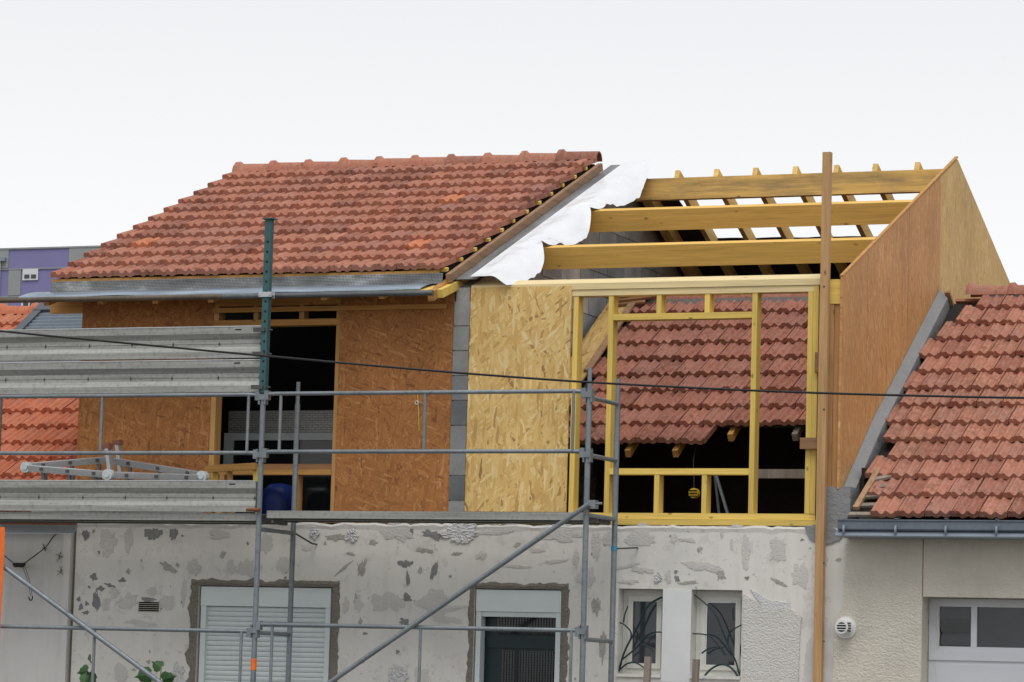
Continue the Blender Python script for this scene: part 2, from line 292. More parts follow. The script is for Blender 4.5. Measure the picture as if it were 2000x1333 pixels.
M['purple'] = plain('purple cladding', (0.20, 0.185, 0.37), 0.7, 0, 0.04, 0.3); M['greyp'] = plain('grey green cladding', (0.27, 0.29, 0.29), 0.7, 0, 0.04, 0.3); M['white_far'] = plain('white pvc far', (0.62, 0.64, 0.68), 0.6)
def ground_mat(n, c):
    t = NT(n, 0.9); a = t.noise(t.map((1, 1, 1)), 0.6, 6, 0.6); b = t.noise(t.map((1, 1, 1)), 55, 3, 0.7)
    k = t.ramp(a, [(0.3, sc(c, 0.8)), (0.7, sc(c, 1.2))]); t.col(t.mix(t.ramp(b, [(0.45, 0), (0.7, 0.5)]), k, sc(c, 1.6))); t.bump(b, 0.4, 0.01); return t.m
M['asphalt'] = ground_mat('asphalt', (0.055, 0.055, 0.055)); M['pave'] = ground_mat('pavement concrete', (0.22, 0.21, 0.20)); M['earth'] = ground_mat('ground', (0.13, 0.12, 0.09))

# ------------------------------------------------------------------ the setting
GZ = -3.2
def struct(o): o['kind'] = 'structure'; return o
struct(MB().add([(-900, -900, GZ - .12), (900, -900, GZ - .12), (900, 900, GZ - .12), (-900, 900, GZ - .12)], [(0, 1, 2, 3)]).build('ground', M['earth']))
struct(BOX('road', M['asphalt'], None, -120, 120, -9.0, -2.6, GZ - 0.116, GZ - 0.10))
struct(BOX('pavement', M['pave'], None, -120, 120, -2.6, 12, GZ - 0.116, GZ))

# ------------------------------------------------------------------ shared piece makers
def tile_mesh(name, mat, W=0.222, L=0.40, seed=0, half=0):
    prof = [(.0, .016), (.006, .034), (.026, .036), (.029, .028), (.034, .028), (.037, .036), (.058, .035)]
    for k_ in range(1, 6): prof.append((.058 + .066 * k_ / 6, .033 - .026 * math.sin(math.pi * k_ / 6)))
    prof += [(.124, .033), (.132, .036), (.140, .033)]
    for k_ in range(1, 6): prof.append((.140 + .066 * k_ / 6, .033 - .026 * math.sin(math.pi * k_ / 6)))
    prof += [(.206, .033), (.2185, .034)]
    k = W / 0.222; rr = random.Random(seed)
    prof = [(u * k, z + rr.uniform(-.001, .001)) for u, z in prof]
    if half == 1: prof = [p for p in prof if p[0] <= W * 0.56]
    if half == 2: prof = [(p[0] - W * 0.46, p[1]) for p in prof if p[0] >= W * 0.46]
    n = len(prof); m = MB()
    top = [(u, 0, z) for u, z in prof] + [(u, L, z * 0.9) for u, z in prof]
    m.add(top, [(i, i + 1, n + i + 1, n + i) for i in range(n - 1)], True)
    fr = [(u, 0, z) for u, z in prof] + [(u, 0.005, -.018 + .55 * min(0, z - .033)) for u, z in prof]
    m.add(fr, [(i, n + i, n + i + 1, i + 1) for i in range(n - 1)])
    a, b = prof[0], prof[-1]
    m.add([(a[0], 0, a[1]), (a[0], L, a[1] * .9), (a[0], L, -.018), (a[0], .005, -.018)], [(0, 1, 2, 3)]); m.add([(b[0], 0, b[1]), (b[0], L, b[1] * .9), (b[0], L, -.018), (b[0], .005, -.018)], [(3, 2, 1, 0)])
    m.add([(a[0], .03, -.016), (b[0], .03, -.016), (b[0], L, -.018), (a[0], L, -.018)], [(0, 3, 2, 1)])
    return m.mesh(name, mat)
def ridge_mesh(name, mat, L=0.40):
    st = [(0, .108, .060), (.015, .112, .080), (.05, .112, .082), (.075, .096, .056), (L + .03, .088, .046)]; n = 9; vs = []
    for x, r, h in st:
        for k in range(n):
            a = math.pi * k / (n - 1); ca = math.cos(a); sa = math.sin(a)
            vs.append((x, -r * (abs(ca) ** .8) * (1 if ca > 0 else -1), h * sa ** .75 - .045 * abs(ca) ** 2))
    m = MB(); m.add(vs, [(i * n + k, (i + 1) * n + k, (i + 1) * n + k + 1, i * n + k + 1) for i in range(len(st) - 1) for k in range(n - 1)], True)
    for e_ in (0, len(st) - 1):
        pts = vs[e_ * n:e_ * n + n]; inner = [(p[0], p[1] * .84, p[2] * .84 - .004) for p in pts]
        m.add(pts + inner, [(k, k + 1, n + k + 1, n + k) for k in range(n - 1)])
    return m.mesh(name, mat)
def slope_M(x, s, Y0, Z0, ang, tilt, lift=0.0, jz=0.0, jr=0.0):
    c, sn = math.cos(ang), math.sin(ang)
    p = Vector((x, Y0 + s * c - lift * sn, Z0 + s * sn + lift * c))
    return Matrix.Translation(p) @ Matrix.Rotation(jz, 4, 'Z') @ Matrix.Rotation(ang - tilt, 4, 'X') @ Matrix.Rotation(jr, 4, 'Y')
def lay_tiles(parent, meshes, halfs, rows, gauge, W, Y0, Z0, ang, jit=1.0, seed=1):
    """rows: list of (x_start, x_end) per row from the eave; a tile every W"""
    rr = random.Random(seed); tilt = math.atan2(0.042, 0.36); cnt = 0
    for k, spans in enumerate(rows):
        for (xa, xb) in spans:
            x = xa
            while x < xb - 0.02:
                rem = xb - x
                me = rr.choice(meshes) if rem > W * 0.72 else halfs
                inst('tile', me, slope_M(x + rr.uniform(-.0025, .0025) * jit, k * gauge + rr.uniform(-.006, .006) * jit, Y0, Z0, ang, tilt, 0.044 + rr.uniform(0, .005) * jit, rr.uniform(-.008, .008) * jit, rr.uniform(-.008, .008) * jit), parent)
                x += W; cnt += 1
    return cnt
def slab(name, mat, parent, x0, x1, Ya, Za, Yb, Zb, thick):
    d = Vector((0, Yb - Ya, Zb - Za)).normalized(); nrm = Vector((0, -d.z, d.y))
    pts = [Vector((x0, Ya, Za)), Vector((x0, Yb, Zb)), Vector((x0, Yb, Zb)) - nrm * thick, Vector((x0, Ya, Za)) - nrm * thick]
    return MB().prism(pts, (0, 0, 0), (x1 - x0, 0, 0)).build(name, mat, parent)
def blob(cx, cy, wpx, hpx, Y, rot=0, n=22, seed=0, jag=0.22):
    c = H(cx, cy, Y); sx = (H(cx + 1, cy, Y) - c).length; sz = (H(cx, cy - 1, Y) - c).length; rr = random.Random(seed); pts = []
    ph = rr.uniform(0, 50)
    for i in range(n):
        a = 2 * math.pi * i / n
        r = 1 + jag * 1.7 * noise.noise((math.cos(a) * 1.3 + ph, math.sin(a) * 1.3, 0.3)) + jag * 1.0 * noise.noise((math.cos(a) * 3.7 + ph, math.sin(a) * 3.7, 4)) + jag * .3 * noise.noise((math.cos(a) * 9 + ph, math.sin(a) * 9, 4)) + rr.uniform(-.03, .03)
        u = math.cos(a) * wpx / 2 * sx * r; v = math.sin(a) * hpx / 2 * sz * r; t = RAD(rot)
        pts.append(c + Vector((u * math.cos(t) - v * math.sin(t), 0, u * math.sin(t) + v * math.cos(t))))
    return pts
def patch(parent, cx, cy, wpx, hpx, kind, rot=0, seed=0, jag=0.3, Y=0.0, name='plaster_patch'):
    th = {'d': .0025, 'g': .003, 'l': .0045, 'r': .010, 'c': .02}[kind] + (seed % 7) * .0002
    pts = blob(cx, cy, wpx, hpx, Y, rot, 44, seed, jag); c = sum(pts, Vector()) / len(pts); n = len(pts); m = MB()
    rr = random.Random(seed); mat = M['cement'] if kind == 'c' else M['p_' + kind]
    if kind == 'r':
        base = [p + Vector((0, .002, 0)) for p in pts]; vs2 = list(base); K = (1.0, .86, .7, .54, .38, .2)
        for q in K: vs2 += [c + (p - c) * q + Vector((0, -.006 - .02 * abs(noise.noise((c + (p - c) * q) * 38)) - .012 * abs(noise.noise((c + (p - c) * q) * 90)), 0)) for p in pts]
        vs2.append(c + Vector((0, -.014, 0))); L_ = len(K)
        return m.add(vs2, [(r * n + i, r * n + (i + 1) % n, (r + 1) * n + (i + 1) % n, (r + 1) * n + i) for r in range(L_) for i in range(n)] + [(L_ * n + i, L_ * n + (i + 1) % n, (L_ + 1) * n) for i in range(n)]).build(name, mat, parent)
    mid = [c + (p - c) * 0.55 + Vector((0, -th * rr.uniform(.8, 1.0) - (rr.uniform(0, .02) if kind == 'r' else 0), 0)) for p in pts]
    rim = [p + Vector((0, -th * .7, 0)) for p in pts]; base = [p + Vector((0, .002, 0)) for p in pts]
    m.add(base + rim + mid + [c + Vector((0, -th, 0))], [(i, (i + 1) % n, n + (i + 1) % n, n + i) for i in range(n)] + [(n + i, n + (i + 1) % n, 2 * n + (i + 1) % n, 2 * n + i) for i in range(n)] + [(2 * n + i, 2 * n + (i + 1) % n, 3 * n) for i in range(n)])
    return m.build(name, mat, parent)

ANG = RAD(22.9); TA = math.tan(ANG)
OANG = math.atan2(2.04 + 0.26, 3.34 + 0.2)     # slope of the old terrace roofs
OY0, OZ0 = -0.2, -0.27
PWX0, PWX1 = -3.55, -3.40                       # block party wall between the two houses
GX = 0.03                                      # outer face of the board gable

# ================================================================== HOUSE A : new tiled roof
A = thing('terraced_house', 'house with complete red tiled roof, orange-brown particle board upper wall and white roller shutter', 'house', (-5.4, 0, GZ))
WT = -0.335
def wall_with_holes(x0, x1, z0, z1, holes, y0=0.0, y1=0.28):
    xs = sorted({x0, x1, *[h[0] for h in holes], *[h[1] for h in holes]}); m = MB()
    for a, b in zip(xs, xs[1:]):
        zs = [(z0, z1)]
        for h in holes:
            if h[0] <= a + 1e-6 and h[1] >= b - 1e-6:
                zs = [q for (c, d) in zs for q in ((c, min(d, h[2])), (max(c, h[3]), d)) if q[1] - q[0] > 1e-4]
        for c, d in zs: m.box(a, b, y0, y1, c, d)
    bm = bmesh.new(); vv = [bm.verts.new(p) for p in m.v]
    for f in m.f: bm.faces.new([vv[i] for i in f])
    bmesh.ops.remove_doubles(bm, verts=bm.verts, dist=1e-5)
    seen = {}
    for f in list(bm.faces):
        k = tuple(sorted(v.index for v in f.verts)) if False else tuple(sorted(id(v) for v in f.verts))
        seen.setdefault(k, []).append(f)
    kill = [f for fs in seen.values() if len(fs) > 1 for f in fs]
    bmesh.ops.delete(bm, geom=kill, context='FACES')
    bm.verts.index_update(); m2 = MB(); m2.add([v.co.copy() for v in bm.verts], [[v.index for v in f.verts] for f in bm.faces]); bm.free(); return m2
def jag_top(parent, x0, x1, z, h, mat, seed, y0=-0.004):
    rr = random.Random(seed); m = MB(); x = x0; pts = []
    while x < x1: pts.append((x, z + h * (0.5 + 0.9 * noise.noise((x * 5, seed, 0)) + 0.5 * noise.noise((x * 17, seed, 2))))); x += rr.uniform(.02, .05)
    pts.append((x1, z + h * .5)); n = len(pts)
    vs = [(a, .006, z - .07 - .03 * noise.noise((a * 6, 3, seed))) for a, b in pts] + [(a, y0 - .004, b - .02) for a, b in pts] + [(a, y0 + .004, b) for a, b in pts] + [(a, .27, b) for a, b in pts]
    m.add(vs, [(r * n + i, r * n + i + 1, (r + 1) * n + i + 1, (r + 1) * n + i) for r in range(3) for i in range(n - 1)]); return m.build('rough_wall_top', mat, parent)
wa = wall_with_holes(-7.275, -3.475, GZ, WT, [(-5.99, -4.65, -3.0, -0.895)]).build('ground_wall', M['plaster'], A)
jag_top(wa, -7.27, -3.475, WT, .03, M['plaster'], 3)
def mortar_band(parent, ox0, ox1, oz, wl_, wt_, wr_, zb, seed, notch=0):
    m = MB(); rr = random.Random(seed)
    def strip(a, b, nrm, w0):
        a = Vector(a); b = Vector(b); nrm = Vector(nrm); L = (b - a).length; n = int(L / .03) + 2; vs = []
        for i in range(n):
            t = i / (n - 1); p = a.lerp(b, t); w = w0 * (1 + .45 * noise.noise((t * L * 7, seed, 1)) + .35 * noise.noise((t * L * 22, seed, 5)))
            vs += [p + Vector((0, -.001, 0)), p + nrm * w * .5 + Vector((0, -.006 - rr.uniform(0, .006), 0)), p + nrm * w + Vector((0, -.003, 0)), p + nrm * w + Vector((0, .003, 0))]
        m.add(vs, [(i * 4 + k, i * 4 + k + 1, i * 4 + k + 5, i * 4 + k + 4) for i in range(n - 1) for k in range(3)])
    strip((ox0, 0, oz), (ox0, 0, zb), (-1, 0, 0), wl_); strip((ox1, 0, zb), (ox1, 0, oz), (1, 0, 0), wr_); strip((ox0 - wl_ * .9, 0.0005, oz), (ox1 + wr_ * .9, 0.0005, oz), (0, 0, 1), wt_)
    return m.build('mortar_band', M['mortar'], parent)
mortar_band(wa, -5.99, -4.65, -0.895, .085, .055, .075, -3.0, 5)
# roller shutter
sh = BOX('roller_shutter', M['pvc'], A, -5.97, -4.672, 0.012, 0.20, -1.078, -0.905)
for x0, x1 in ((-5.968, -5.917), (-4.721, -4.674)): BOX('guide_rail', M['pvc'], sh, x0, x1, 0.018, 0.12, -3.0, -1.079)
m = MB(); prof = [(0, 0), (.004, .012), (.0055, .022), (.004, .032), (0, .0405)]
m.add([(x, -p, z) for x in (0, 1.196) for p, z in prof], [(i, 5 + i, 6 + i, i + 1) for i in range(4)], True); m.add([(0, .012, .0445), (1.196, .012, .0445), (1.196, -.0, .0405), (0, -.0, .0405), (0, .012, 0), (1.196, .012, 0)], [(0, 1, 2, 3)])
slat_me = m.mesh('slat', M['pvc'])
z = -1.079 - .0445
while z > -2.98: inst('slat', slat_me, Matrix.Translation((-5.917, 0.055, z)), sh); z -= .0445
BOX('shutter_back', M['dark'], sh, -5.916, -4.722, 0.068, 0.08, -3.0, -1.08)
# air brick vent
v0 = H(270, 1176); v1 = H(313, 1196)
vb = BOX('vent_grille', M['vent'], A, v0.x, v1.x, -.006, .004, v1.z, v0.z)
for i in range(5):
    zz = v1.z + (v0.z - v1.z) * (i + .32) / 5; MB().box(v0.x + .012, v1.x - .012, -.0085, -.0062, zz, zz + .013).build('vent_slot', M['hole'], vb)
# upper walls of board
def panel(parent, mat, x0, x1, z0, z1, y0=0.02, y1=0.04, name='particle_board'): return BOX(name, mat, parent, x0, x1, y0, y1, z0, z1)
panel(A, M['osb_dark'], -7.32, -5.955, -0.27, 1.79)
panel(A, M['osb_dark'], -4.675, -3.557, -0.27, 1.79)
BOX('sill_plate', M['orange'], A, -7.31, -3.56, 0.005, 0.15, -0.318, -0.272)
BOX('top_plate', M['orange'], A, -5.953, -4.677, 0.03, 0.15, 1.66, 1.74)
BOX('nailed_batten', M['orange'], A, -5.95, -3.63, -0.005, 0.018, 1.598, 1.64)
hz0, hz1 = H(520, 636).z, H(520, 624).z
BOX('header', M['orange'], A, -5.953, -4.677, 0.022, 0.14, hz0, hz1)
for px in (493, 582, 655): X = H(px, 608).x; BOX('cripple_stud', M['orangeZ'], A, X, X + .045, 0.03, 0.14, hz1 + .001, 1.659)
BOX('jamb_stud', M['orangeZ'], A, -5.953, -5.90, 0.025, 0.15, -0.27, 1.659); BOX('jamb_stud', M['orangeZ'], A, -4.72, -4.677, 0.043, 0.15, -0.27, hz0 - .001)
szt = H(600, 917).z; szb = H(600, 927).z
BOX('window_sill_plate', M['orange'], A, -5.90, -4.721, 0.03, 0.15, szb, szt); BOX('back_board', M['oldw'], A, -5.90, -4.721, 0.16, 0.19, szt - .02, szt + .06)
for px in (425, 568): X = H(px, 960).x; BOX('sill_stud', M['orangeZ'], A, X, X + .045, 0.03, 0.15, -0.27, szb - .001)
# roof A
EY, EZ = -0.15, H(841, 531, -0.15).z
RX0, RX1 = -7.575, -3.612
NR = 12; GAU = 0.338; RS = NR * GAU
RY, RZ = EY + RS * math.cos(ANG), EZ + RS * math.sin(ANG)
# dark shell behind
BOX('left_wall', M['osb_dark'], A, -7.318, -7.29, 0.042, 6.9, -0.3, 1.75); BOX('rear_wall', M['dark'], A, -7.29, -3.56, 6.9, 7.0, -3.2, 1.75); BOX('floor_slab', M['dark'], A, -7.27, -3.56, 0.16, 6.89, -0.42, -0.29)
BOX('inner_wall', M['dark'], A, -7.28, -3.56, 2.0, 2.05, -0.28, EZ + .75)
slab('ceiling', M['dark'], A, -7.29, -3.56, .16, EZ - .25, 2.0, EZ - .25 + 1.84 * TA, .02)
roof = slab('roof', M['dark'], A, RX0 + .03, RX1 - .02, EY + .05, EZ - .02 + .05 * TA, RY, RZ - .02, .03)
slab('rear_roof', M['tileA'], A, RX0, RX1, RY + .02, RZ - .02, RY + 4.4, RZ - 4.4 * TA, .03)
WA = (RX1 - RX0) / 18
tA = [tile_mesh('tile', M['tileA'], WA, .40, s) for s in range(3)]; tAh = tile_mesh('tile', M['tileA'], WA, .40, 9, 1)
rowsA = [[(RX0, RX1)] if k % 2 == 0 else [(RX0 + .004, RX0 + WA * .5), (RX0 + WA * .5, RX1)] for k in range(NR)]
lay_tiles(roof, tA, tAh, rowsA, GAU, WA, EY, EZ, ANG)
rA = ridge_mesh('ridge_tile', M['tileA'], .40); rr = random.Random(4)
x = RX0 - .015
while x < RX1 - .1:
    inst('ridge_tile', rA, Matrix.Translation((x, RY + .03, RZ + .06 + rr.uniform(-.004, .004))) @ Matrix.Rotation(rr.uniform(-.008, .014), 4, 'Y'), roof); x += (RX1 + .03 - RX0) / 10
for k in range(NR):
    s = k * GAU + .07; p = Vector((0, EY + s * math.cos(ANG), EZ + s * math.sin(ANG)))
    BEAM('batten', M['yelX'], roof, p + Vector((RX1 - .35, 0, -.002)), p + Vector((RX1 + .018 + rr.uniform(0, .02), 0, -.002)), .045, .028, (0, -math.sin(ANG), math.cos(ANG)))
nrm = Vector((0, -math.sin(ANG), math.cos(ANG)))
def along(x, s, off): return Vector((x, EY + s * math.cos(ANG), EZ + s * math.sin(ANG))) + nrm * off
BEAM('verge_rafter', M['oldwY'], A, along(-3.555, -.02, -.06), along(-3.555, RS + .02, -.06), .045, .075, nrm)
BEAM('verge_rafter', M['oldwY'], A, along(RX0 + .06, .02, -.075), along(RX0 + .06, RS, -.075), .045, .10, nrm)
# eaves: fascia, perforated strip, zinc apron, rafter tails
BOX('eave_board', M['orange'], A, RX0 + .005, RX1 - .04, EY + .012, EY + .04, EZ - .10, EZ + .012)
pe = MB(); n = 60; rows = []
for i in range(n + 1):
    X = RX0 + .015 + (-3.62 - RX0) * i / n; wv = .010 * noise.noise((X * 2.2, 1, 0)); wz = .008 * noise.noise((X * 3.1, 6, 0))
    rows += [(X, EY - .002, EZ - .014), (X, EY - .006 + wv, EZ - .06), (X, EY - .025 + wv * 1.6, EZ - .118 + wz)]
pe.add(rows, [(i * 3 + k, i * 3 + k + 1, i * 3 + k + 4, i * 3 + k + 3) for i in range(n) for k in range(2)], True); pe.build('perforated_strip', M['perf'], A)
zt = MB(); rows = []
for i in range(n + 1):
    X = -7.74 + (-3.69 + 7.74) * i / n; wz = .010 * noise.noise((X * 1.7, 11, 0)); f_ = 0.5 + 0.5 * min(1, max(0, (X + 7.74) / .2))
    rows += [(X, EY + .005, EZ - .106 + wz * .3), (X, EY - .13, EZ - .135 + wz), (X, EY - .29, EZ - .185 + wz * 1.2), (X, EY - .292, EZ - .197 + wz * 1.2)]
zt.add(rows, [(i * 4 + k, i * 4 + k + 1, i * 4 + k + 5, i * 4 + k + 4) for i in range(n) for k in range(3)], True); zt.build('zinc_apron', M['zinc'], A)
slab('eave_decking', M['yelX'], A, -7.70, -3.62, EY - .285, EZ - .200, EY + .02, EZ - .118, .02)
X = -7.5
while X < -3.5:
    BEAM('rafter_tail', M['orange'] if X < -3.8 else M['yelX'], A, Vector((X, EY - .20, EZ - .225)), Vector((X, .6, EZ - .225 + (.80 + EY * 0) * TA * .92)), .055, .075); X += .565
BEAM('rafter_tail', M['orange'], A, Vector((-3.60, EY - .27, EZ - .255)), Vector((-3.60, .01, EZ - .255 + .42 * TA)), .06, .085)
BOX('soffit_board', M['orange'], A, H(96, 600).x, -7.322, 0.02, 0.045, H(130, 612).z, H(130, 588).z)

# ------------------------------------------------ party wall of blocks (belongs to house B)
B = thing('terraced_house', 'roofless house front with open yellow timber frame, one pale particle board and bare purlins', 'house', (-1.7, 0, GZ))
PZ = 1.78
RYB = 3.83; RZB = PZ + .02 + RYB * TA
pts = [Vector((PWX0 + .01, .012, WT)), Vector((PWX0 + .01, .012, PZ)), Vector((PWX0 + .01, RYB, RZB - .02)), Vector((PWX0 + .01, 7.6, RZB - 3.77 * TA)), Vector((PWX0 + .01, 7.6, WT))]
pw = MB().prism(pts, (0, 0, 0), (PWX1 - PWX0 - .02, 0, 0)).build('party_wall', M['joint'], B)
bme = MB().box(0, PWX1 - PWX0, 0, .485, 0, .212).mesh('block', M['block']); bmi = MB().box(0, PWX1 - PWX0, 0, .485, 0, .212).mesh('block', M['block_in']); bmeh = MB().box(0, PWX1 - PWX0, 0, .235, 0, .212).mesh('block', M['block'])
k = 0; z = WT + .004; rr = random.Random(8)
while z < RZB:
    y = 0.0; first = (k % 2 == 1)
    ymax = 5.2
    while y < ymax:
        ln = .235 if first else .485
        zlim = PZ + min(y, 2 * RYB - (y + ln)) * TA - .01
        if z + .2 < zlim + (.06 if y == 0 else 0): inst('block', bmeh if first else (bme if y == 0 else bmi), Matrix.Translation((PWX0 + rr.uniform(-.002, .002), y + rr.uniform(-.002, .002), z)), pw)
        y += ln + .012; first = False
    z += .222; k += 1
# flashing foil draped over the party wall
def slope_s(py): p = HS(1150, py, 0.0, PZ + .055, ANG); return p.y / math.cos(ANG)
PS = [-.25, slope_s(485), slope_s(416), 4.15]
slab('shaded_flashing', M['shaded'], B, -3.531, -3.33, -.03, PZ + .075, 3.86, PZ + .075 + 3.89 * TA, .006)  # grey strip puts the shading along the foil's left side into its colour
fl = MB(); ns, ntt = 110, 18; vs_ = []
for i in range(ns + 1):
    s = -.06 + 4.26 * i / ns
    k_ = max(q for q in range(3) if s >= PS[q] or q == 0); fr_ = min(1, max(0, (s - PS[k_]) / (PS[k_ + 1] - PS[k_])))
    for j in range(ntt + 1):
        t = j / ntt; Y = s * math.cos(ANG) - .02; base = PZ + .085 + .02 * min(1, t / .3) + .02 * t + s * math.sin(ANG)
        hang = math.sin(fr_ * math.pi) ** .8
        Xw = .42 + .16 * hang + .03 * noise.noise((s * 2, 4, 1)); X = -3.375 + (Xw - .155) * t
        sag = .17 * hang * max(0, (t - .45) / .55) ** 1.6
        wr = .03 * noise.noise((s * 3.5, t * 2.5, 2)) * t + .018 * noise.noise((s * 9, t * 4, 7)) * t
        for c_, a_ in ((PS[1] + .08, .05), (PS[2] + .1, .05), (.35, .035), (2.6, .03)):          # creases
            d_ = s - c_ - .35 * (t - .5); wr += a_ * math.exp(-(d_ / .045) ** 2) * max(0, t - .3)
        vs_.append((X, Y, base + wr + .03 * (1 - t) ** 4 - sag))
fl.add(vs_, [(i * (ntt + 1) + j, i * (ntt + 1) + j + 1, (i + 1) * (ntt + 1) + j + 1, (i + 1) * (ntt + 1) + j) for i in range(ns) for j in range(ntt)], True)
fl.build('flashing_foil', M['foil'], B)

# ================================================================== HOUSE B
wb = wall_with_holes(-3.475, 0.13, GZ, WT, [(-3.275, -2.45, GZ + .02, -0.885), (-1.93, -1.522, -1.63, -0.868), (-1.262, -0.808, -1.63, -0.868)]).build('ground_wall', M['plaster'], B)
jag_top(wb, -3.475, -0.17, WT, .022, M['plaster'], 9)
mortar_band(wb, -3.275, -2.45, -0.885, .05, .05, .065, GZ + .02, 12)
# upper frame
panel(B, M['osb_light'], -3.394, -2.436, -0.21, PZ, -0.004, 0.014)
BOX('sill_plate', M['yelX'], B, -3.39, -0.165, 0.0, 0.14, -0.317, -0.266); BOX('sill_plate', M['yelX'], B, -3.39, -0.182, 0.015, 0.145, -0.264, -0.213)
BOX('top_plate', M['pale'], B, -2.434, -0.182, 0.012, 0.145, 1.688, 1.742)
m = MB(); pp = [Vector((-3.39, .0, 1.744)), Vector((-3.39, .0, 1.798)), Vector((-3.39, .15, 1.798 + .15 * TA * .9)), Vector((-3.39, .15, 1.744))]
m.prism(pp, (0, 0, 0), (3.23, 0, 0)).build('top_plate', M['pale'], B)
def stud(px, py, z0, z1, name='stud', wd=.045, y0=.018, y1=.138): X = H(px, py).x; return BOX(name, M['yelZ'], B, X, X + wd, y0, y1, z0, z1)
ZB, ZT = -0.212, 1.687
stud(1119, 600, ZB, ZT); s2 = stud(1187.5, 600, ZB, ZT); s3 = stud(1468, 600, ZB, ZT); BOX('stud', M['yelZ'], B, -0.275, -0.231, .012, .142, ZB, ZT); BOX('stud', M['yelZ'], B, -0.228, -0.182, .008, .142, ZB, 1.743)
XA, XB = H(1187.5, 600).x + .046, H(1468, 600).x - .001
zh0, zh1 = H(1330, 623).z, H(1330, 611).z; zs0, zs1 = H(1330, 927).z, H(1330, 915).z
BOX('header', M['yelX'], B, XA, XB, .014, .134, zh0, zh1); BOX('window_sill_plate', M['yelX'], B, XA, XB, .014, .134, zs0, zs1)
for px in (1281, 1375): stud(px, 595, zh1 + .001, ZT, 'cripple_stud')
for px in (1276, 1369): stud(px, 960, ZB, zs0 - .001, 'cripple_stud')
# right end: post of boards, yellow plate end, gable
BOX('plate_end', M['yelX'], B, -0.160, 0.006, 0.03, 0.16, 1.58, 1.79)
for i, (a, b, y_) in enumerate(((-0.158, -0.10, .05), (-0.098, -0.05, .035), (-0.048, 0.004, .045))): BOX('corner_board', M['oldwZ'], B, a, b, y_, .16, 0.02, 1.579)
BOX('old_block_end', M['cement'], B, -0.16, 0.128, 0.012, 0.28, WT + .001, 0.018)
for (px0, px1, py0, py1, y_) in ((1591, 1606, 688, 728, -.03), (1562, 1604, 855, 877, -.05)):
    a = H(px0, py1, y_); b = H(px1, py0, y_); BOX('scrap_bracket', M['oldw'], B, a.x, b.x, y_, y_ + .045, a.z, b.z)
# gable panels (outer face GX)
seams = [0.0] + [HX(px, 600, GX).y for px in (1694, 1773, 1834)] + [7.66]
def gz(y): return PZ + .03 + (y if y < RYB else 2 * RYB - y) * TA
def ob(y): return OZ0 + (y - OY0) * math.tan(OANG) if y < 3.34 else OZ0 + (2 * 3.34 - OY0 - y) * math.tan(OANG) * 1.0
for i, (a, b) in enumerate(zip(seams, seams[1:])):
    a2, b2 = a + .004, b - .004; zb0 = 0.0 if a == 0 else max(0, ob(a) - .25)
    pg = [(a2, zb0 if i < 3 else 1.2), (b2, max(0.0, ob(b) - .3) if i < 3 else 1.2), (b2, gz(b2))] + ([(RYB, gz(RYB))] if a2 < RYB < b2 else []) + [(a2, gz(a2))]
    MB().prism([Vector((GX, y, z)) for y, z in pg], (-.02, 0, 0), (0, 0, 0)).build('gable_board', M['osb_gable'] if i < 3 else M['osb_gable2'], B)
BEAM('gable_edge_strip', M['orange'], B, Vector((GX - .012, .0, PZ + .032)), Vector((GX - .012, RYB, RZB + .034)), .03, .016, nrm)
BOX('gable_inner_wall', M['oldwZ'], B, GX - .10, GX - .025, .17, 7.5, -.3, 1.75)
# purlins across, tilted with the roof
def purlin(py, mat, ht=.205, wd=.085):
    p = HS(1400, py, 0.0, PZ + .055, ANG); Y, Z = p.y, p.z; c = Vector((0, Y, Z)) + Vector((0, math.cos(ANG), math.sin(ANG))) * (wd / 2) - nrm * (ht / 2)
    return BEAM('purlin', mat, B, c + Vector((PWX1 - .05, 0, 0)), c + Vector((GX - .021, 0, 0)), wd, ht, nrm)
purlin(476, M['purl']); purlin(406, M['purl'])
zr = H(1400, 345, RYB - .05).z
BOX('ridge_beam', M['ridgew'], B, PWX1 - .05, GX - .021, RYB - .05, RYB + .04, zr - .215, zr)
# rear rafters and membrane
c22, s22 = math.cos(ANG), math.sin(ANG); rn = Vector((0, s22, c22))
xr = [H(px, 320, RYB + .05).x for px in (1247, 1318, 1394, 1470, 1548, 1628, 1704, 1786)] + [-3.30]
for X in xr:
    a = Vector((X + .025, RYB + .045, zr + .03)); b = a + Vector((0, c22, -s22)) * 4.1
    BEAM('rear_rafter', M['rafter'], B, a, b, .05, .14, rn)
mm = MB(); n = 40; vs_ = []
for i in range(n + 1):
    X = -3.56 + (3.56) * i / n; st = HS(1150 + 500 * i / n, 470 - 4 * i / n + 3 * noise.noise((i * .35, 2, 2)), RYB + .045, zr + .105, -ANG).y
    if X < -3.02: st = RYB + .25
    for Y in (st, (st + 8) / 2, 8.0): vs_.append((X, Y, zr + .105 - (Y - RYB - .045) * TA))
mm.add(vs_, [(i * 3 + k, i * 3 + k + 1, i * 3 + k + 4, i * 3 + k + 3) for i in range(n) for k in range(2)]); mm.build('roofing_membrane', M['membrane'], B)
BOX('rear_wall', M['dark'], B, -3.4, GX - .03, 7.55, 7.65, -3.2, zr - 3.7 * TA); BOX('floor_slab', M['attic'], B, -3.39, GX - .11, .16, 7.5, -.42, -.30)
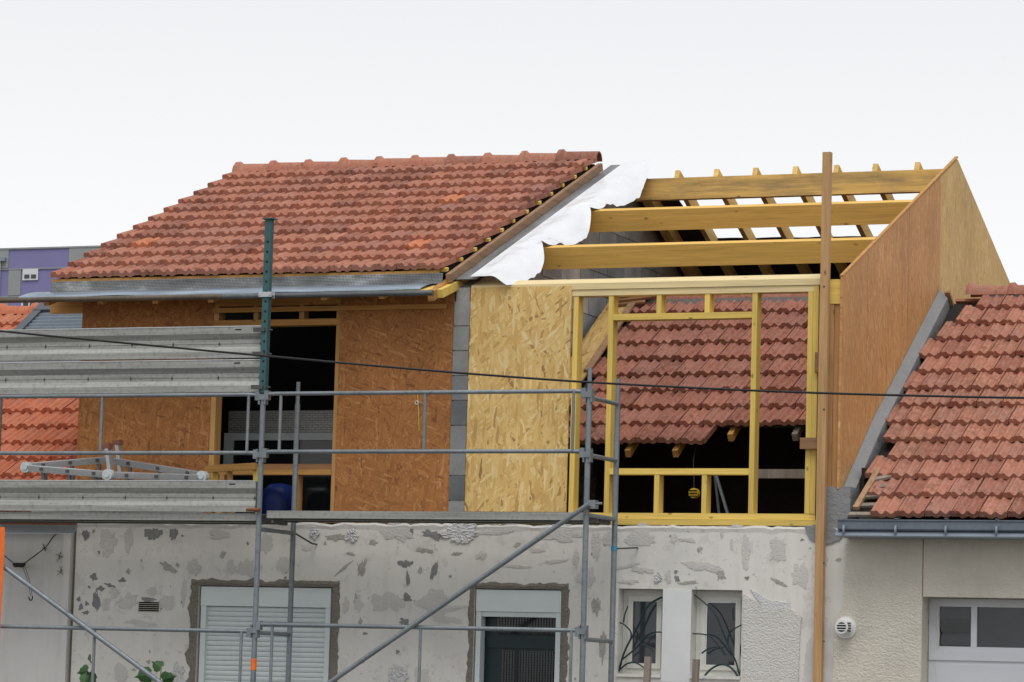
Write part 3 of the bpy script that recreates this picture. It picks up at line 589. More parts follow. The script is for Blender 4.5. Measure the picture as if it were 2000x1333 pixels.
# old roof seen through the frame
WB = 0.222; GB = 0.325; NB = 13
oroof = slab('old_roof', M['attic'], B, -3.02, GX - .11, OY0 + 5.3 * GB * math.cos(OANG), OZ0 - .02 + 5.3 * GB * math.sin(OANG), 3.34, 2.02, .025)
tB = [tile_mesh('tile', M['tileB'], WB, .40, s + 20) for s in range(3)]; tBh = tile_mesh('tile', M['tileB'], WB, .40, 29, 1)
xsplit = HS(1487, 846, OY0, OZ0, OANG).x
rowsB = [[] for _ in range(4)]
for k in range(4, NB):
    o = (k % 2) * WB * .5; xs = -3.02 + o * .0 + (k % 2) * .11
    rowsB.append([(xs, xs + WB * 7 - .01 if k == 4 else GX - .12)])
lay_tiles(oroof, tB, tBh, rowsB, GB, WB, OY0, OZ0, OANG, 1.4, 3)
rB = ridge_mesh('ridge_tile', M['tileB'], .40); x = -3.05
while x < -.3: inst('ridge_tile', rB, Matrix.Translation((x, 3.36, 2.075 + rr.uniform(-.006, .006))), oroof); x += .405
BOX('ridge_mortar', M['p_d'], oroof, -3.0, GX - .13, 3.25, 3.34, 1.95, 2.055)
def osl(x, s, off=0.0): return Vector((x, OY0 + s * math.cos(OANG) - off * math.sin(OANG), OZ0 + s * math.sin(OANG) + off * math.cos(OANG)))
onr = Vector((0, -math.sin(OANG), math.cos(OANG)))
for x in (-2.2, -1.75, -1.32, -.72): BEAM('old_rafter', M['orange'] if x < -1 else M['greyw'], oroof, osl(x, (3.88 if x < -1.5 else 4.8) * GB, -.06), osl(x, 12.5 * GB, -.06), .05, .07, onr)
BOX('old_purlin', M['greyw'], oroof, -1.1, GX - .12, 1.02, 1.07, .16, .24)
BEAM('edge_board', M['osb_light'], B, osl(-3.14, 4.6 * GB, .07), osl(-3.14, 12.9 * GB, .07), .27, .02, onr)
BEAM('edge_board', M['oldwY'], B, osl(-3.0, 8 * GB, .10), osl(-3.0, 13 * GB, .10), .07, .02, onr)
for i in range(4): BEAM('board_scrap', M['oldw'], B, osl(-3.2 + .03 * i, 12.3 * GB + .05 * i, .10 + .024 * i), osl(-2.88 + .05 * i, 12.5 * GB + .06 * i, .10 + .024 * i), .07, .022, onr)
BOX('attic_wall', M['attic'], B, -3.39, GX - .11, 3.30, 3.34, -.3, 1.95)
# entrance door with its own shutter casing
dc = BOX('shutter_casing', M['pvc'], B, -3.262, -2.462, .010, .20, -1.085, -0.895)
BOX('bottom_bar', M['pvc'], dc, -3.215, -2.51, .03, .06, -1.13, -1.086)
for x0, x1 in ((-3.26, -3.215), (-2.51, -2.464)): BOX('guide_rail', M['pvc'], dc, x0, x1, .016, .12, GZ + .03, -1.086)
dr = BOX('door', M['door_green'], B, -3.214, -2.511, .13, .17, GZ + .02, -1.05)
m = MB()
for (x0, x1, z0, z1) in ((-3.10, -2.56, -1.28, -1.12), (-3.05, -2.56, -2.6, -1.42)):
    BOX('door_panel', M['glass_blk'], dr, x0, x1, .122, .129, z0, z1)
    a = x0 + .02
    while a < x1: m.box(a, a + .004, .116, .1205, z0, z1); a += .026
    b = z0 + .02
    while b < z1: m.box(x0, x1, .1175, .1195, b, b + .004); b += .022
m.build('door_mesh', M['steel_blk'], dr); BOX('cross_rail', M['door_green'], dr, -3.2, -2.53, .112, .1295, -1.40, -1.30)
# small windows with grilles
for wi, (x0, x1) in enumerate(((-1.93, -1.522), (-1.262, -0.808))):
    z0, z1 = -1.63, -0.868; fr = wall_with_holes(x0 + .002, x1 - .002, z0 + .002, z1 - .002, [(x0 + .07, x1 - .07, z0 + .10, z1 - .08)], .13, .19).build('window', M['pvc2'], B)
    wall_with_holes(x0 + .05, x1 - .05, z0 + .08, z1 - .06, [(x0 + .095, x1 - .095, z0 + .125, z1 - .105)], .115, .129).build('sash', M['pvc2'], fr)
    BOX('pane', M['glass'], fr, x0 + .0955, x1 - .0955, .135, .14, z0 + .1255, z1 - .1055); BOX('sill', M['plaster'], fr, x0 + .003, x1 - .003, -.02, .128, z0 + .003, z0 + .03)
def curve(pts, n=7):
    pts = [Vector(p) for p in pts]; out = []
    for i in range(len(pts) - 1):
        p0 = pts[max(i - 1, 0)]; p1 = pts[i]; p2 = pts[i + 1]; p3 = pts[min(i + 2, len(pts) - 1)]
        for k in range(n):
            t = k / n; out.append(.5 * ((2 * p1) + (p2 - p0) * t + (2 * p0 - 5 * p1 + 4 * p2 - p3) * t * t + (3 * p1 - p0 - 3 * p2 + p3) * t ** 3))
    return out + [pts[-1]]
def gp(zx, zy): return H(1120 + zx / 3.571, 960 + zy / 3.571, 0.05)
def branch(parent, pts, r0, r1):
    c = curve([gp(*p) for p in pts]); n = len(c); MB().tube(c, [r0 + (r1 - r0) * i / (n - 1) for i in range(n)], 7).build('iron_branch', M['iron'], parent)
g1 = MB().tube(curve([gp(315, 1260), gp(360, 1110), gp(440, 960), gp(520, 800), gp(620, 738)]), .009, 7).build('window_grille', M['iron'], B)
for b_ in ([(320, 1250), (370, 1205), (430, 1195), (490, 1230), (560, 1290), (605, 1318)], [(345, 1170), (440, 1090), (510, 1010), (560, 985), (620, 982)], [(400, 1030), (400, 980), (360, 935), (318, 912)], [(350, 915), (358, 860), (380, 800)], [(480, 1070), (530, 1090), (560, 1120)]): branch(g1, b_, .008, .0055)
g2 = MB().tube(curve([gp(885, 1325), gp(960, 1240), gp(1040, 1208), (gp(1110, 1240)), gp(1165, 1325)]), .009, 7).build('window_grille', M['iron'], B)
for b_ in ([(1160, 1285), (1130, 1180), (1075, 1060), (1010, 900), (960, 820), (845, 722)], [(1060, 1140), (1000, 1060), (940, 1005), (832, 992)], [(895, 1130), (940, 1100), (1005, 1085)], [(1075, 1060), (1095, 980), (1178, 930)], [(1165, 1270), (1180, 1200), (1165, 1110), (1180, 1035)], [(1120, 900), (1112, 850), (1118, 810)]): branch(g2, b_, .008, .0055)
# smooth pier and rough render remains, as raised coats
BOX('pier_coat', M['pier'], wb, -1.5215, -1.2625, -.006, .002, -1.66, -0.872)
def coat(parent, pix, mat, th, seed, name='render_coat'):
    pts = []
    for (a, b) in zip(pix, pix[1:] + pix[:1]):
        L = max(1, int(math.dist(a, b) / 6))
        for i in range(L):
            t = i / L; x_ = a[0] + (b[0] - a[0]) * t; y_ = a[1] + (b[1] - a[1]) * t
            pts.append(H(x_ + 1.6 * noise.noise((x_ * .13, y_ * .13, seed)), y_ + 2.2 * noise.noise((x_ * .13, y_ * .13, seed + 9)), 0))
    return MB().prism(pts, (0, .002, 0), (0, -th, 0)).build(name, mat, parent)
coat(wb, [(1452, 1160), (1480, 1175), (1495, 1192), (1545, 1190), (1566, 1205), (1562, 1260), (1558, 1420), (1452, 1420)], M['crepi2'], .014, 1)
coat(wb, [(1466, 1150), (1500, 1172), (1542, 1178), (1546, 1192), (1520, 1190), (1496, 1196), (1480, 1172)], M['p_r'], .010, 2)
coat(wb, [(1572, 1028), (1596, 1024), (1652, 1040), (1640, 1056), (1618, 1064), (1596, 1062), (1580, 1052)], M['cement'], .012, 3)
PT = [(170,1046,15,20,'d'),(213,1056,38,50,'l'),(299,1043,35,26,'d'),(339,1043,16,26,'d'),(252,1053,15,44,'l'),(183,1127,14,13,'d'),(240,1134,14,8,'d'),(330,1108,32,15,'g',-30),(378,1108,24,30,'l'),(250,1116,7,10,'g'),(188,1176,14,36,'d',10),(197,1150,13,9,'d'),(216,1145,17,10,'d',-20),(206,1180,20,24,'l'),(159,1186,9,14,'d',-30),(168,1197,12,8,'d'),(154,1171,7,10,'d'),(169,1179,9,8,'d'),(224,1157,24,22,'l'),(251,1174,38,30,'l'),(296,1156,20,16,'l'),(292,1171,34,9,'d'),(328,1176,28,30,'l'),(359,1157,10,48,'l'),(270,1217,60,11,'l',-6),(237,1319,28,40,'l'),(348,1319,26,42,'r'),(435,1083,10,14,'g',-30),(452,1108,17,26,'l'),(484,1111,38,30,'l'),(614,1044,18,22,'r'),(656,1050,36,13,'g'),(686,1046,22,24,'r'),(707,1110,14,34,'g',-20),(701,1180,16,32,'l'),(695,1173,8,20,'g'),(746,1176,50,34,'l'),(676,1184,14,30,'l'),(670,1111,32,7,'g',38),(684,1082,14,6,'g',-10),(555,1103,34,30,'l'),(704,1215,9,14,'g'),(773,1040,62,36,'l'),(803,1035,9,30,'d'),(843,1045,32,22,'d',-12),(900,1040,66,38,'r'),(978,1034,74,22,'l',6),(1098,1041,84,34,'l'),(1165,1066,18,58,'l'),(828,1075,30,10,'g',-8),(792,1102,30,17,'d'),(796,1127,6,38,'d',6),(849,1114,9,30,'d',-18),(821,1114,7,14,'g'),(892,1082,18,7,'g'),(797,1168,20,16,'d',-30),(764,1176,50,34,'l'),(845,1177,64,42,'l'),(884,1188,58,10,'l',8),(789,1215,19,13,'d',-30),(872,1210,55,14,'l',-6),(1146,1125,32,40,'l'),(1125,1091,13,36,'l'),(1009,1107,54,6,'l'),(1087,1097,44,7,'l',6),(1165,1184,16,36,'g'),(1177,1262,12,62,'g'),(778,1321,38,40,'r'),(823,1321,32,40,'l'),(1193,1050,28,34,'l'),(1254,1050,54,40,'l'),(1316,1052,12,22,'l'),(1344,1055,28,11,'l'),(1366,1073,11,9,'g',30),(1410,1041,6,24,'l'),(1436,1031,32,12,'l'),(1429,1064,7,20,'l'),(1457,1080,20,58,'l'),(1518,1075,32,48,'l',-15),(1562,1125,28,62,'l'),(1372,1106,62,19,'l',-8),(1407,1123,16,22,'g'),(1254,1113,40,12,'l',-8),(1285,1130,15,18,'r'),(1226,1106,40,9,'l',12),(1305,1128,13,26,'l'),(1322,1131,9,13,'d'),(1341,1139,36,6,'g',4),(1520,1137,32,8,'g',-28),(1229,1136,30,11,'l'),(600,1070,20,14,'l'),(430,1045,40,18,'l'),(520,1060,26,40,'l'),(730,1060,14,10,'g'),(1050,1075,30,12,'l'),(940,1085,22,16,'l'),(1610,1095,14,26,'l'),(1638,1094,10,8,'g'),(1010,1065,14,7,'g',30)]
for i, q in enumerate(PT):
    jag = .42 if q[4] in 'dg' else .34
    patch(wa if q[0] < 890 else wb, q[0], q[1], q[2], q[3], q[4], q[5] if len(q) > 5 else 0, i + 1, jag)
rr = random.Random(33)
for i in range(60):
    px, py = rr.uniform(160, 1580), rr.uniform(1035, 1330)
    X = H(px, py)
    if any(a - .1 < X.x < b + .1 and X.z < -.86 for a, b in ((-5.99, -4.65), (-3.275, -2.45), (-1.93, -.15))): continue
    patch(wa if px < 890 else wb, px, py, rr.uniform(3, 8), rr.uniform(3, 8), rr.choice('ddgg'), rr.uniform(0, 90), 200 + i, .5, name='plaster_chip')
m = MB()

# ================================================================== HOUSE C : right neighbour
C = thing('terraced_house', 'beige rough-rendered neighbour house with weathered tile roof, slate-blue gutter and garage', 'house', (1.6, 0, GZ))
cw = wall_with_holes(0.131, 5.0, GZ, OZ0 - .02, [(0.77, 3.4, GZ + .01, -0.90)], -.012, .28).build('front_wall', M['crepi'], C)
coat(cw, [(1633, 1215), (1648, 1180), (1652, 1062), (1664, 1062), (1664, 1420), (1625, 1420), (1628, 1300)], M['crepi'], .010, 4)
BOX('expansion_joint', M['oldw'], cw, .768, .776, -.0135, -.010, -0.899, OZ0 - .15)
coat(cw, [(1604, 1205), (1630, 1205), (1626, 1420), (1560, 1420), (1575, 1260)], M['skim'], .004, 6, 'cement_skim')
# roof
oc = slab('roof', M['dark'], C, 0.125, 5.0, OY0 + .08, OZ0 - .07 + .05, 3.34, 1.97, .025)
WC, GC = 0.232, GB
leftpx = [(1700.6,1011),(1695,975),(1689,936),(1732,903),(1724,868),(1717,833),(1757.6,797),(1749,767),(1793,733),(1785.7,704),(1828,668),(1867,635.7),(1907.7,605.7)]
tC = [tile_mesh('tile', M['tileC'], WC, .40, s + 40) for s in range(3)]; tCh = tile_mesh('tile', M['tileC'], WC, .40, 49, 1)
rowsC = []
for k, (px, py) in enumerate(leftpx):
    x0 = HS(px, py, OY0, OZ0 + .03, OANG).x; rowsC.append([(x0, 3.2)])
lay_tiles(oc, tC, tCh, rowsC, GC, WC, OY0, OZ0, OANG, 1.6, 5)
rC = ridge_mesh('ridge_tile', M['tileC'], .40); x = HX(1888, 572, 0.3).x
x = H(1890, 572, 3.34).x
while x < 3.2: inst('ridge_tile', rC, Matrix.Translation((x, 3.36, 2.085 + rr.uniform(-.005, .005))) @ Matrix.Rotation(rr.uniform(-.01, .01), 4, 'Y'), oc); x += .40
slab('rear_roof', M['tileC'], C, .15, 5.0, 3.36, 2.02, 6.9, -.28, .03)
bw = BOX('ridge_mortar', M['cement'], oc, x * 0 + .42, 3.2, 3.28, 3.36, 1.93, 2.075)
for k in range(13): BEAM('batten', M['greyw'], oc, osl(.20 + rr.uniform(0, .12), k * GB + .05, .005), osl(.62, k * GB + .05, .005), .04, .028, onr)
for i in range(5):
    a = osl(.17 + .02 * i, .05 + .13 * i, .02 + .01 * i); BEAM('broken_batten', M['greyw'], oc, a, a + Vector((.26 - .03 * i, .02 * i, .01 * i)), .05, .022, onr)
BEAM('broken_batten', M['oldwY'], oc, osl(.22, .1, .05), osl(.26, .75, .06), .05, .03, onr)
# cement-rendered old gable rising beside the roof
gy = [(0.29, WT + .001), (0.29, .02), (.03, 0.02), (.03, OZ0 + .10 + (.03 - OY0) * math.tan(OANG)), (3.22, OZ0 + .17 + (3.22 - OY0) * math.tan(OANG)), (3.62, OZ0 + .17 + (3.22 - OY0) * math.tan(OANG) - .4 * math.tan(OANG) * 1.3), (3.62, WT)]
gpoly = [Vector((GX + .004, y, z)) for y, z in [(0.03, WT + .002), (0.03, OZ0 + .08 + (.03 - OY0) * math.tan(OANG)), (1.0, OZ0 + .17 + (1.0 - OY0) * math.tan(OANG)), (3.20, OZ0 + .15 + (3.20 - OY0) * math.tan(OANG)), (3.75, 1.35), (3.75, WT + .002)]]
o_ = [p + Vector((.080, 0, -.08 if 0 < n_ < 4 else 0)) for n_, p in enumerate(gpoly)]; n = len(gpoly)
gb = MB().add(gpoly + o_, [list(range(n))[::-1], list(range(n, 2 * n))] + [(q, (q + 1) % n, n + (q + 1) % n, n + q) for q in range(n)]).build('old_gable_wall', M['cement'], C)
tp = gpoly[3]; BEAM('gable_cap_board', M['oldwY'], C, tp + Vector((.075, .0, -.02)), tp + Vector((.11, .36, -.40)), .05, .03, (0, 1, 1))
# gutter
y0 = -.36; zt_, zb_ = H(1800, 1017, y0).z, H(1800, 1037, y0).z; gx0 = H(1636, 1020, y0).x
m = MB(); prof = [(y0 + .13, zt_ + .01), (y0 + .13, zb_), (y0 + .012, zb_), (y0, zb_ + .012), (y0, zt_ - .008), (y0 - .010, zt_ - .004), (y0 - .010, zt_ + .006), (y0 + .004, zt_ + .006), (y0 + .004, zb_ + .016), (y0 + .126, zb_ + .004), (y0 + .126, zt_ + .01)]
m.prism([Vector((gx0, a, b)) for a, b in prof], (0, 0, 0), (5.0 - gx0, 0, 0)); gut = m.build('gutter', M['slate_metal'], C)
zl = H(1800, 1049, y0 - .01).z
m = MB(); m.prism([Vector((gx0 - .02, a, b)) for a, b in ((y0 - .01, zl), (y0 - .012, zl + .008), (y0 + .04, zb_ - .002), (-.012, zb_ - .002), (-.012, zl))], (0, 0, 0), (5.0 - gx0, 0, 0)); m.build('eave_flashing', M['slate_light'], C)
for px in (1649, 1750, 1848, 1947):
    X = H(px, 1030, y0).x; hk = MB(); hk.box(X - .011, X + .011, y0 - .018, y0 - .0105, zb_ - .004, zb_ + .045); hk.box(X - .011, X + .011, y0 - .018, y0 + .05, zt_ + .0125, zt_ + .017)
    hk.tube(curve([(X, y0 - .016, zb_ + .03), (X, y0 - .03, zb_ + .005), (X, y0 - .02, zb_ - .022), (X, y0 + .0, zb_ - .014)]), .009, 7); hk.build('gutter_hook', M['slate_light'], gut)
BOX('left_wall', M['dark'], C, .1385, .16, .30, 6.8, GZ, .2); BOX('rear_wall', M['dark'], C, .16, 5.0, 6.8, 6.9, GZ, -.2); BOX('ceiling', M['dark'], C, .165, 4.99, .30, 6.79, -.55, -.5)
# garage door
gd = wall_with_holes(.775, 3.39, GZ + .02, -0.905, [(.865, 1.135, -1.305, -.972), (1.185, 3.3, -1.305, -.972)], .20, .25).build('garage_door', M['garage'], C)
BOX('pane', M['glass'], gd, .866, 1.134, .225, .232, -1.304, -.973); BOX('pane', M['glass'], gd, 1.186, 3.299, .225, .232, -1.304, -.973)
for i in range(3): BOX('louvre', M['glass_blk'] if i % 2 else M['glass'], gd, .87, 1.13, .205, .222, -1.29 + i * .105, -1.21 + i * .105)
BOX('rail', M['garage'], gd, .78, 3.385, .185, .199, -1.42, -1.345); BOX('lower_panel', M['garage'], gd, .84, 3.38, .193, .1995, -3.1, -1.455)
TUBE('cord', M['pvc2'], gd, curve([(.855, .19, -.96), (.852, .18, -1.1), (.868, .18, -1.2), (.862, .18, -1.30)]), .006, 6)
# flue vent
vc = H(1652, 1226, -.02); fv = MB()
def ring(c, r, y0, y1, n=24, r2=None):
    r2 = r2 or r
    a = [c + Vector((math.cos(2 * math.pi * k / n) * r, y0, math.sin(2 * math.pi * k / n) * r)) for k in range(n)]; b = [c + Vector((math.cos(2 * math.pi * k / n) * r2, y1, math.sin(2 * math.pi * k / n) * r2)) for k in range(n)]
    return a + b, [(k, (k + 1) % n, n + (k + 1) % n, n + k) for k in range(n)] + [list(range(n, 2 * n))]
fv.add(*ring(vc, .092, .01, -.012)); fv.add(*ring(vc, .082, -.012, -.03, r2=.066)); fl_ = fv.build('flue_vent', M['white'], C)
c2 = vc + Vector((-.03, 0, 0))
fv = MB(); fv.add(*ring(vc, .055, -.028, -.13)); fv.build('vent_pipe', M['white'], fl_)
MB().add(*ring(vc, .040, -.128, -.1325)).build('vent_mouth', M['hole'], fl_)
for i in range(-1, 2): BOX('vent_bar', M['white'], fl_, vc.x - .04, vc.x + .04, -.138 + vc.y, -.134 + vc.y, vc.z + i * .022 - .0035, vc.z + i * .022 + .0035)
for i in range(4):
    zz = vc.z + .03 - i * .022; MB().box(vc.x + .047, vc.x + .0575, vc.y - .115, vc.y - .045, zz, zz + .010).build('vent_slot', M['hole'], fl_)

# ================================================================== HOUSE D : left neighbour
D = thing('terraced_house', 'white smooth-walled neighbour house with clean orange clay tile roof behind scaffold boards', 'house', (-9, 0, GZ))
BOX('front_wall', M['white_wall'], D, -12.0, -7.40, -.02, .28, GZ, -.36)
BOX('corner_pilaster', M['white_wall'], D, -7.399, -7.315, -.035, .28, GZ, -.36); BOX('wall_gap', M['mortar'], D, -7.314, -7.277, .03, .28, GZ, -.34)
od = slab('roof', M['attic'], D, -12.0, -7.36, OY0 + .05, OZ0 + .01, 3.34, 2.02, .025)
WD = .223; tD = [tile_mesh('tile', M['tileD'], WD, .40, s + 60) for s in range(3)]; tDh = tile_mesh('tile', M['tileD'], WD, .40, 69, 1)
lay_tiles(od, tD, tDh, [[(-10.48 + (k % 2) * WD * .5, -7.35)] for k in range(13)], GB, WD, OY0, OZ0, OANG, 1.2, 7)
rD = ridge_mesh('ridge_tile', M['tileD'], .40); x = -10.6
while x < -7.5: inst('ridge_tile', rD, Matrix.Translation((x, 3.36, 2.08)), od); x += .405
slab('rear_roof', M['tileD'], D, -12, -7.36, 3.36, 2.02, 6.9, -.28, .03)
BOX('rear_wall', M['dark'], D, -12, -7.36, 6.8, 6.9, GZ, -.2)
slab('eave_flashing', M['zinc_matte'], D, -12.0, H(150, 1035, -.3).x, -.36, H(60, 1041, -.36).z, -.29, H(60, 1025, -.29).z, .012)
# ribbed anthracite metal covering on the left roof against the new wall
mc = thing('metal_roof_cover', 'dark grey ribbed metal roof cover beside the new wall above orange tiles', 'roof cover', osl(-7.9, 6, .1))
p00 = HS(40, 646, OY0, OZ0 + .10, OANG); xl = p00.x; s0 = (p00.y - OY0) / math.cos(OANG)
sb, st_ = s0 - .9, 12.7 * GB
nr_ = int((st_ - sb) / .075); m = MB(); vs_ = []
for i in range(nr_ * 4 + 1):
    s = sb + (st_ - sb) * i / (nr_ * 4); off = .10 + (.018 if i % 4 in (1, 2) else 0)
    vs_ += [osl(xl + .04, s, off), osl(-7.335, s, off)]
m.add(vs_, [(2 * i, 2 * i + 1, 2 * i + 3, 2 * i + 2) for i in range(nr_ * 4)]); m.build('ribbed_sheet', M['slate_metal'], mc)
BEAM('edge_trim', M['anthr'], mc, osl(xl + .02, sb, .075), osl(xl + .02, st_ + .03, .075), .10, .12, onr)
BEAM('ridge_trim', M['anthr'], mc, osl(xl - .03, st_ + .04, .09), osl(-7.34, st_ + .04, .09), .22, .10, onr)

# ================================================================== far apartment building
FY = 190.0
fb = thing('apartment_building', 'distant purple and grey clad apartment block behind the roofs', 'building', (H(60, 500, FY).x, FY, GZ))
f0 = H(-420, 486, FY); f1 = H(420, 486, FY); ztop = H(60, 487, FY).z
BOX('wall', M['purple'], fb, f0.x, f1.x, FY, FY + 14, GZ, ztop)
BOX('parapet', M['greyp'], fb, f0.x - .2, f1.x + .2, FY - .1, FY + 14.1, ztop + .002, ztop + .12)
fpx = lambda a, b, c, d: (H(a, c, FY).x, H(b, c, FY).x, H(60, d, FY).z, H(60, c, FY).z)
for a, b, c, d in ((-60, 18, 487, 523), (136, 260, 487, 523), (18, 42, 526, 577), (-200, -90, 526, 577), (0, 18, 580, 640), (120, 170, 526, 577)):
    x0, x1, z0, z1 = fpx(a, b, c, d); BOX('cladding_panel', M['greyp'], fb, x0, x1, FY - .06, FY + .01, z0, z1)
fl_h = H(60, 525, FY).z - H(60, 579, FY).z
for k in range(7):
    zz = H(60, 524.5, FY).z - k * fl_h
    if zz > GZ + 2: BOX('floor_band', M['greyp'], fb, f0.x, f1.x, FY - .09, FY - .001, zz - .08, zz)
    for px in (-150, 46, 240):
        x0, x1, z0, z1 = fpx(px, px + 30, 526, 548); dz = -k * fl_h
        if z0 + dz < GZ + 1: continue
        wf = BOX('window', M['white_far'], fb, x0, x1, FY - .12, FY - .062, z0 + dz, z1 + dz)
        for q in (0.13, 0.56):
            BOX('pane', M['glass'], wf, x0 + (x1 - x0) * q, x0 + (x1 - x0) * (q + .33), FY - .14, FY - .121, z0 + dz + .12, z0 + dz + (z1 - z0) * .5)
px0 = fpx(2, 6, 510, 640); TUBE('downpipe', M['white_far'], fb, [(px0[0], FY - .2, GZ), (px0[0], FY - .2, px0[3])], .09, 8); BOX('rain_head', M['slate_light'], fb, px0[0] - .5, px0[0] + .5, FY - .35, FY - .01, px0[3], px0[3] + .25)

# ================================================================== scaffold
SF, SB = -.95, -.25; RP = .0242
X1, X2, X0 = -4.94, -1.888, -8.0
S = thing('scaffold', 'galvanised tube scaffold with guardrails and diagonal braces standing against the plaster wall', 'scaffold', (-4.9, -.6, GZ))
def post(X, Y, zt, spig=0):
    o = TUBE('post', M['galv'], S, [(X, Y, GZ + .03), (X, Y, zt)], RP, 12)
    MB().tube([(X, Y, GZ), (X, Y, GZ + .03)], .07, 10).build('base_plate', M['galv'], o)
    if spig: TUBE('spigot', M['galv'], o, [(X, Y, zt), (X, Y, zt + spig)], .019, 10)
    return o
zt1 = H(1150, 765, SF).z; post(X1, SF, H(515, 772, SF).z); post(X2, SF, H(1152, 758, SF).z, .17); post(X1, SB, H(578, 790, SB).z, .2); post(X2, SB, H(1207, 790, SB).z, .22); post(X0, SF, .8); post(X0, SB, .8)
def zz_(px, py, Y=SF): return H(px, py, Y).z
def rail(xa, xb, za, zb, bal, zlow=None, two=True):
    y = SF - .045
    g = TUBE('guardrail', M['galv'], S, [(xa + .05, SF - .01, za), (xa + .14, y, za), (xb - .14, y, zb), (xb - .05, SF - .01, zb)], .0185, 10)
    for e_, x_ in ((za, xa + .045), (zb, xb - .045)): MB().box(x_ - .02, x_ + .02, SF - .035, SF + .02, e_ - .05, e_ + .03).build('rail_hook', M['galv'], g)
    return g
def guard(xa, xb, zt, zm, pxs):
    g = rail(xa, xb, zt, zt, ()); rail(xa, xb, zm, zm, ())
    for px in pxs: X = H(px, 830, SF - .045).x; TUBE('baluster', M['galv'], g, [(X, SF - .045, zm), (X, SF - .045, zt)], .0145, 8)
zt_r, zm_r = zz_(830, 768), zz_(830, 883); guard(X1, X2, zt_r, zm_r, (547, 829, 1119)); zt_l, zm_l = zz_(250, 774), zz_(250, 886); guard(X0, X1, zt_l, zm_l, (198, 484, -90))
for xa, xb, py, pxm, pxs in ((X0, X1, 1229, 250, (183, 470)), (X1, X2, 1226, 820, (530, 820, 1115))):
    zl_ = zz_(pxm, py); g = rail(xa, xb, zl_, zl_, ())
    g2_ = rail(xa, xb, zl_ - .55, zl_ - .55, ())
    for px in pxs: X = H(px, 1280, SF - .045).x; TUBE('baluster', M['galv'], g, [(X, SF - .045, zl_ - .55), (X, SF - .045, zl_)], .0145, 8)
for X, pys in ((X2, (776, 889, 1006)), (X1, (1034,))):
    for py in pys: zq = H(1160 if X == X2 else 515, py, SF).z; TUBE('transom', M['galv'], S, [(X, SF, zq), (X, SB, zq + .004)], .019, 10)
for X in (X0, X1, X2):
    for zq in (-1.3, -2.3): TUBE('transom', M['galv'], S, [(X, SF, zq - .03), (X, SB, zq - .03)], .019, 8)
def brace(pa, pb, Y=SF - .07):
    a = H(*pa, Y); b = H(*pb, Y); d = (b - a).normalized(); t = (GZ + .5 - b.z) / d.z if d.z < 0 else 0; b = b + d * t
    g = TUBE('diagonal_brace', M['galv'], S, [a, b], .0225, 10); return g, a
g, a = brace((1150, 985), (645, 1333)); MB().box(a.x - .02, a.x + .05, SF - .05, SF + .03, a.z - .035, a.z + .035).build('clamp', M['galv'], g); TUBE('clamp_bolt', M['galv'], g, [a + Vector((0, .04, 0)), a + Vector((.10, .05, .01))], .011, 8)
brace((0, 1102), (312, 1333), SF - .07)
for X, Y, zq in ((X1, SF, zt_r), (X1, SF, zm_r), (X2, SF, zt_r), (X2, SF, zm_r), (X1, SF, zz_(500, 1226)), (X2, SF, zz_(1148, 1228))):
    m = MB(); m.box(X - .035, X - .02, Y - .03, Y + .03, zq - .09, zq + .025); m.box(X + .02, X + .035, Y - .03, Y + .03, zq - .09, zq + .025); m.box(X - .03, X + .03, Y - .034, Y - .027, zq - .05, zq); m.build('wedge_cup', M['galv'], S)
mk = H(499, 1298, SF); TUBE('paint_mark', M['strap'], S, [(X1, SF, mk.z - .05), (X1, SF, mk.z + .05)], RP + .0015, 12)
for (px, py) in ((1205, 1072), ):
    p = H(px, py, SB); q = TUBE('wall_tie', M['steel_dk'], S, [(p.x, SB, p.z), (p.x + .10, -.02, p.z + .02), (p.x + .10, .0, p.z + .02)], .007, 7); TUBE('tape', M['bluet'], q, [(X2, SB, p.z - .02), (X2, SB, p.z + .02)], RP + .004, 10)
p = H(580, 1040, SB); TUBE('wall_tie', M['steel_dk'], S, [(X1, SB, p.z), (X1 + .10, -.06, p.z - .09), (X1 + .12, .0, p.z - .095)], .008, 7)
# decks: right bay lies flat; left bay below boards
def plank(name, label, xa, xb, y0, y1, zt, mat, group):
    o = MB(); o.box(xa, xb, y0, y1, zt - .006, zt); o.box(xa, xb, y0, y0 + .004, zt - .065, zt - .006); o.box(xa, xb, y1 - .004, y1, zt - .065, zt - .006); o.box(xa, xb, y0 + .0045, y0 + .03, zt - .066, zt - .062); o.box(xa, xb, y1 - .03, y1 - .0045, zt - .066, zt - .062)
    d = tag(o.build(name, mat, None), label, 'plank', group)
    for q in (xa - .001, xb - .02): MB().box(q, q + .021, y0 + .03, y1 - .03, zt - .075, zt - .0061).build('end_hook', M['steel_dk'], d)
    return d
zd = zz_(830, 999); lt = zz_(250, 1001)
GRP = 'flat walking planks of the scaffold'
plank('scaffold_deck', 'flat galvanised walking plank on the scaffold below the pale particle board', X1 + .06, X2 - .02, SF + .03, SF + .335, zd, M['alu'], GRP)
plank('scaffold_deck', 'rear flat galvanised walking plank on the scaffold tucked against the wall under the timber frame', X1 + .06, X2 - .02, SF + .35, SF + .655, zd, M['alu'], GRP)
plank('scaffold_deck', 'flat aluminium walking plank directly beneath the upright board that the folded ladder sits behind', X0 + .04, X1 - .03, SF + .03, SF + .335, lt, M['alu'], GRP)
plank('scaffold_deck', 'rear flat aluminium walking plank carrying the folded ladder', X0 + .04, X1 - .03, SF + .35, SF + .655, lt, M['alu'], GRP)
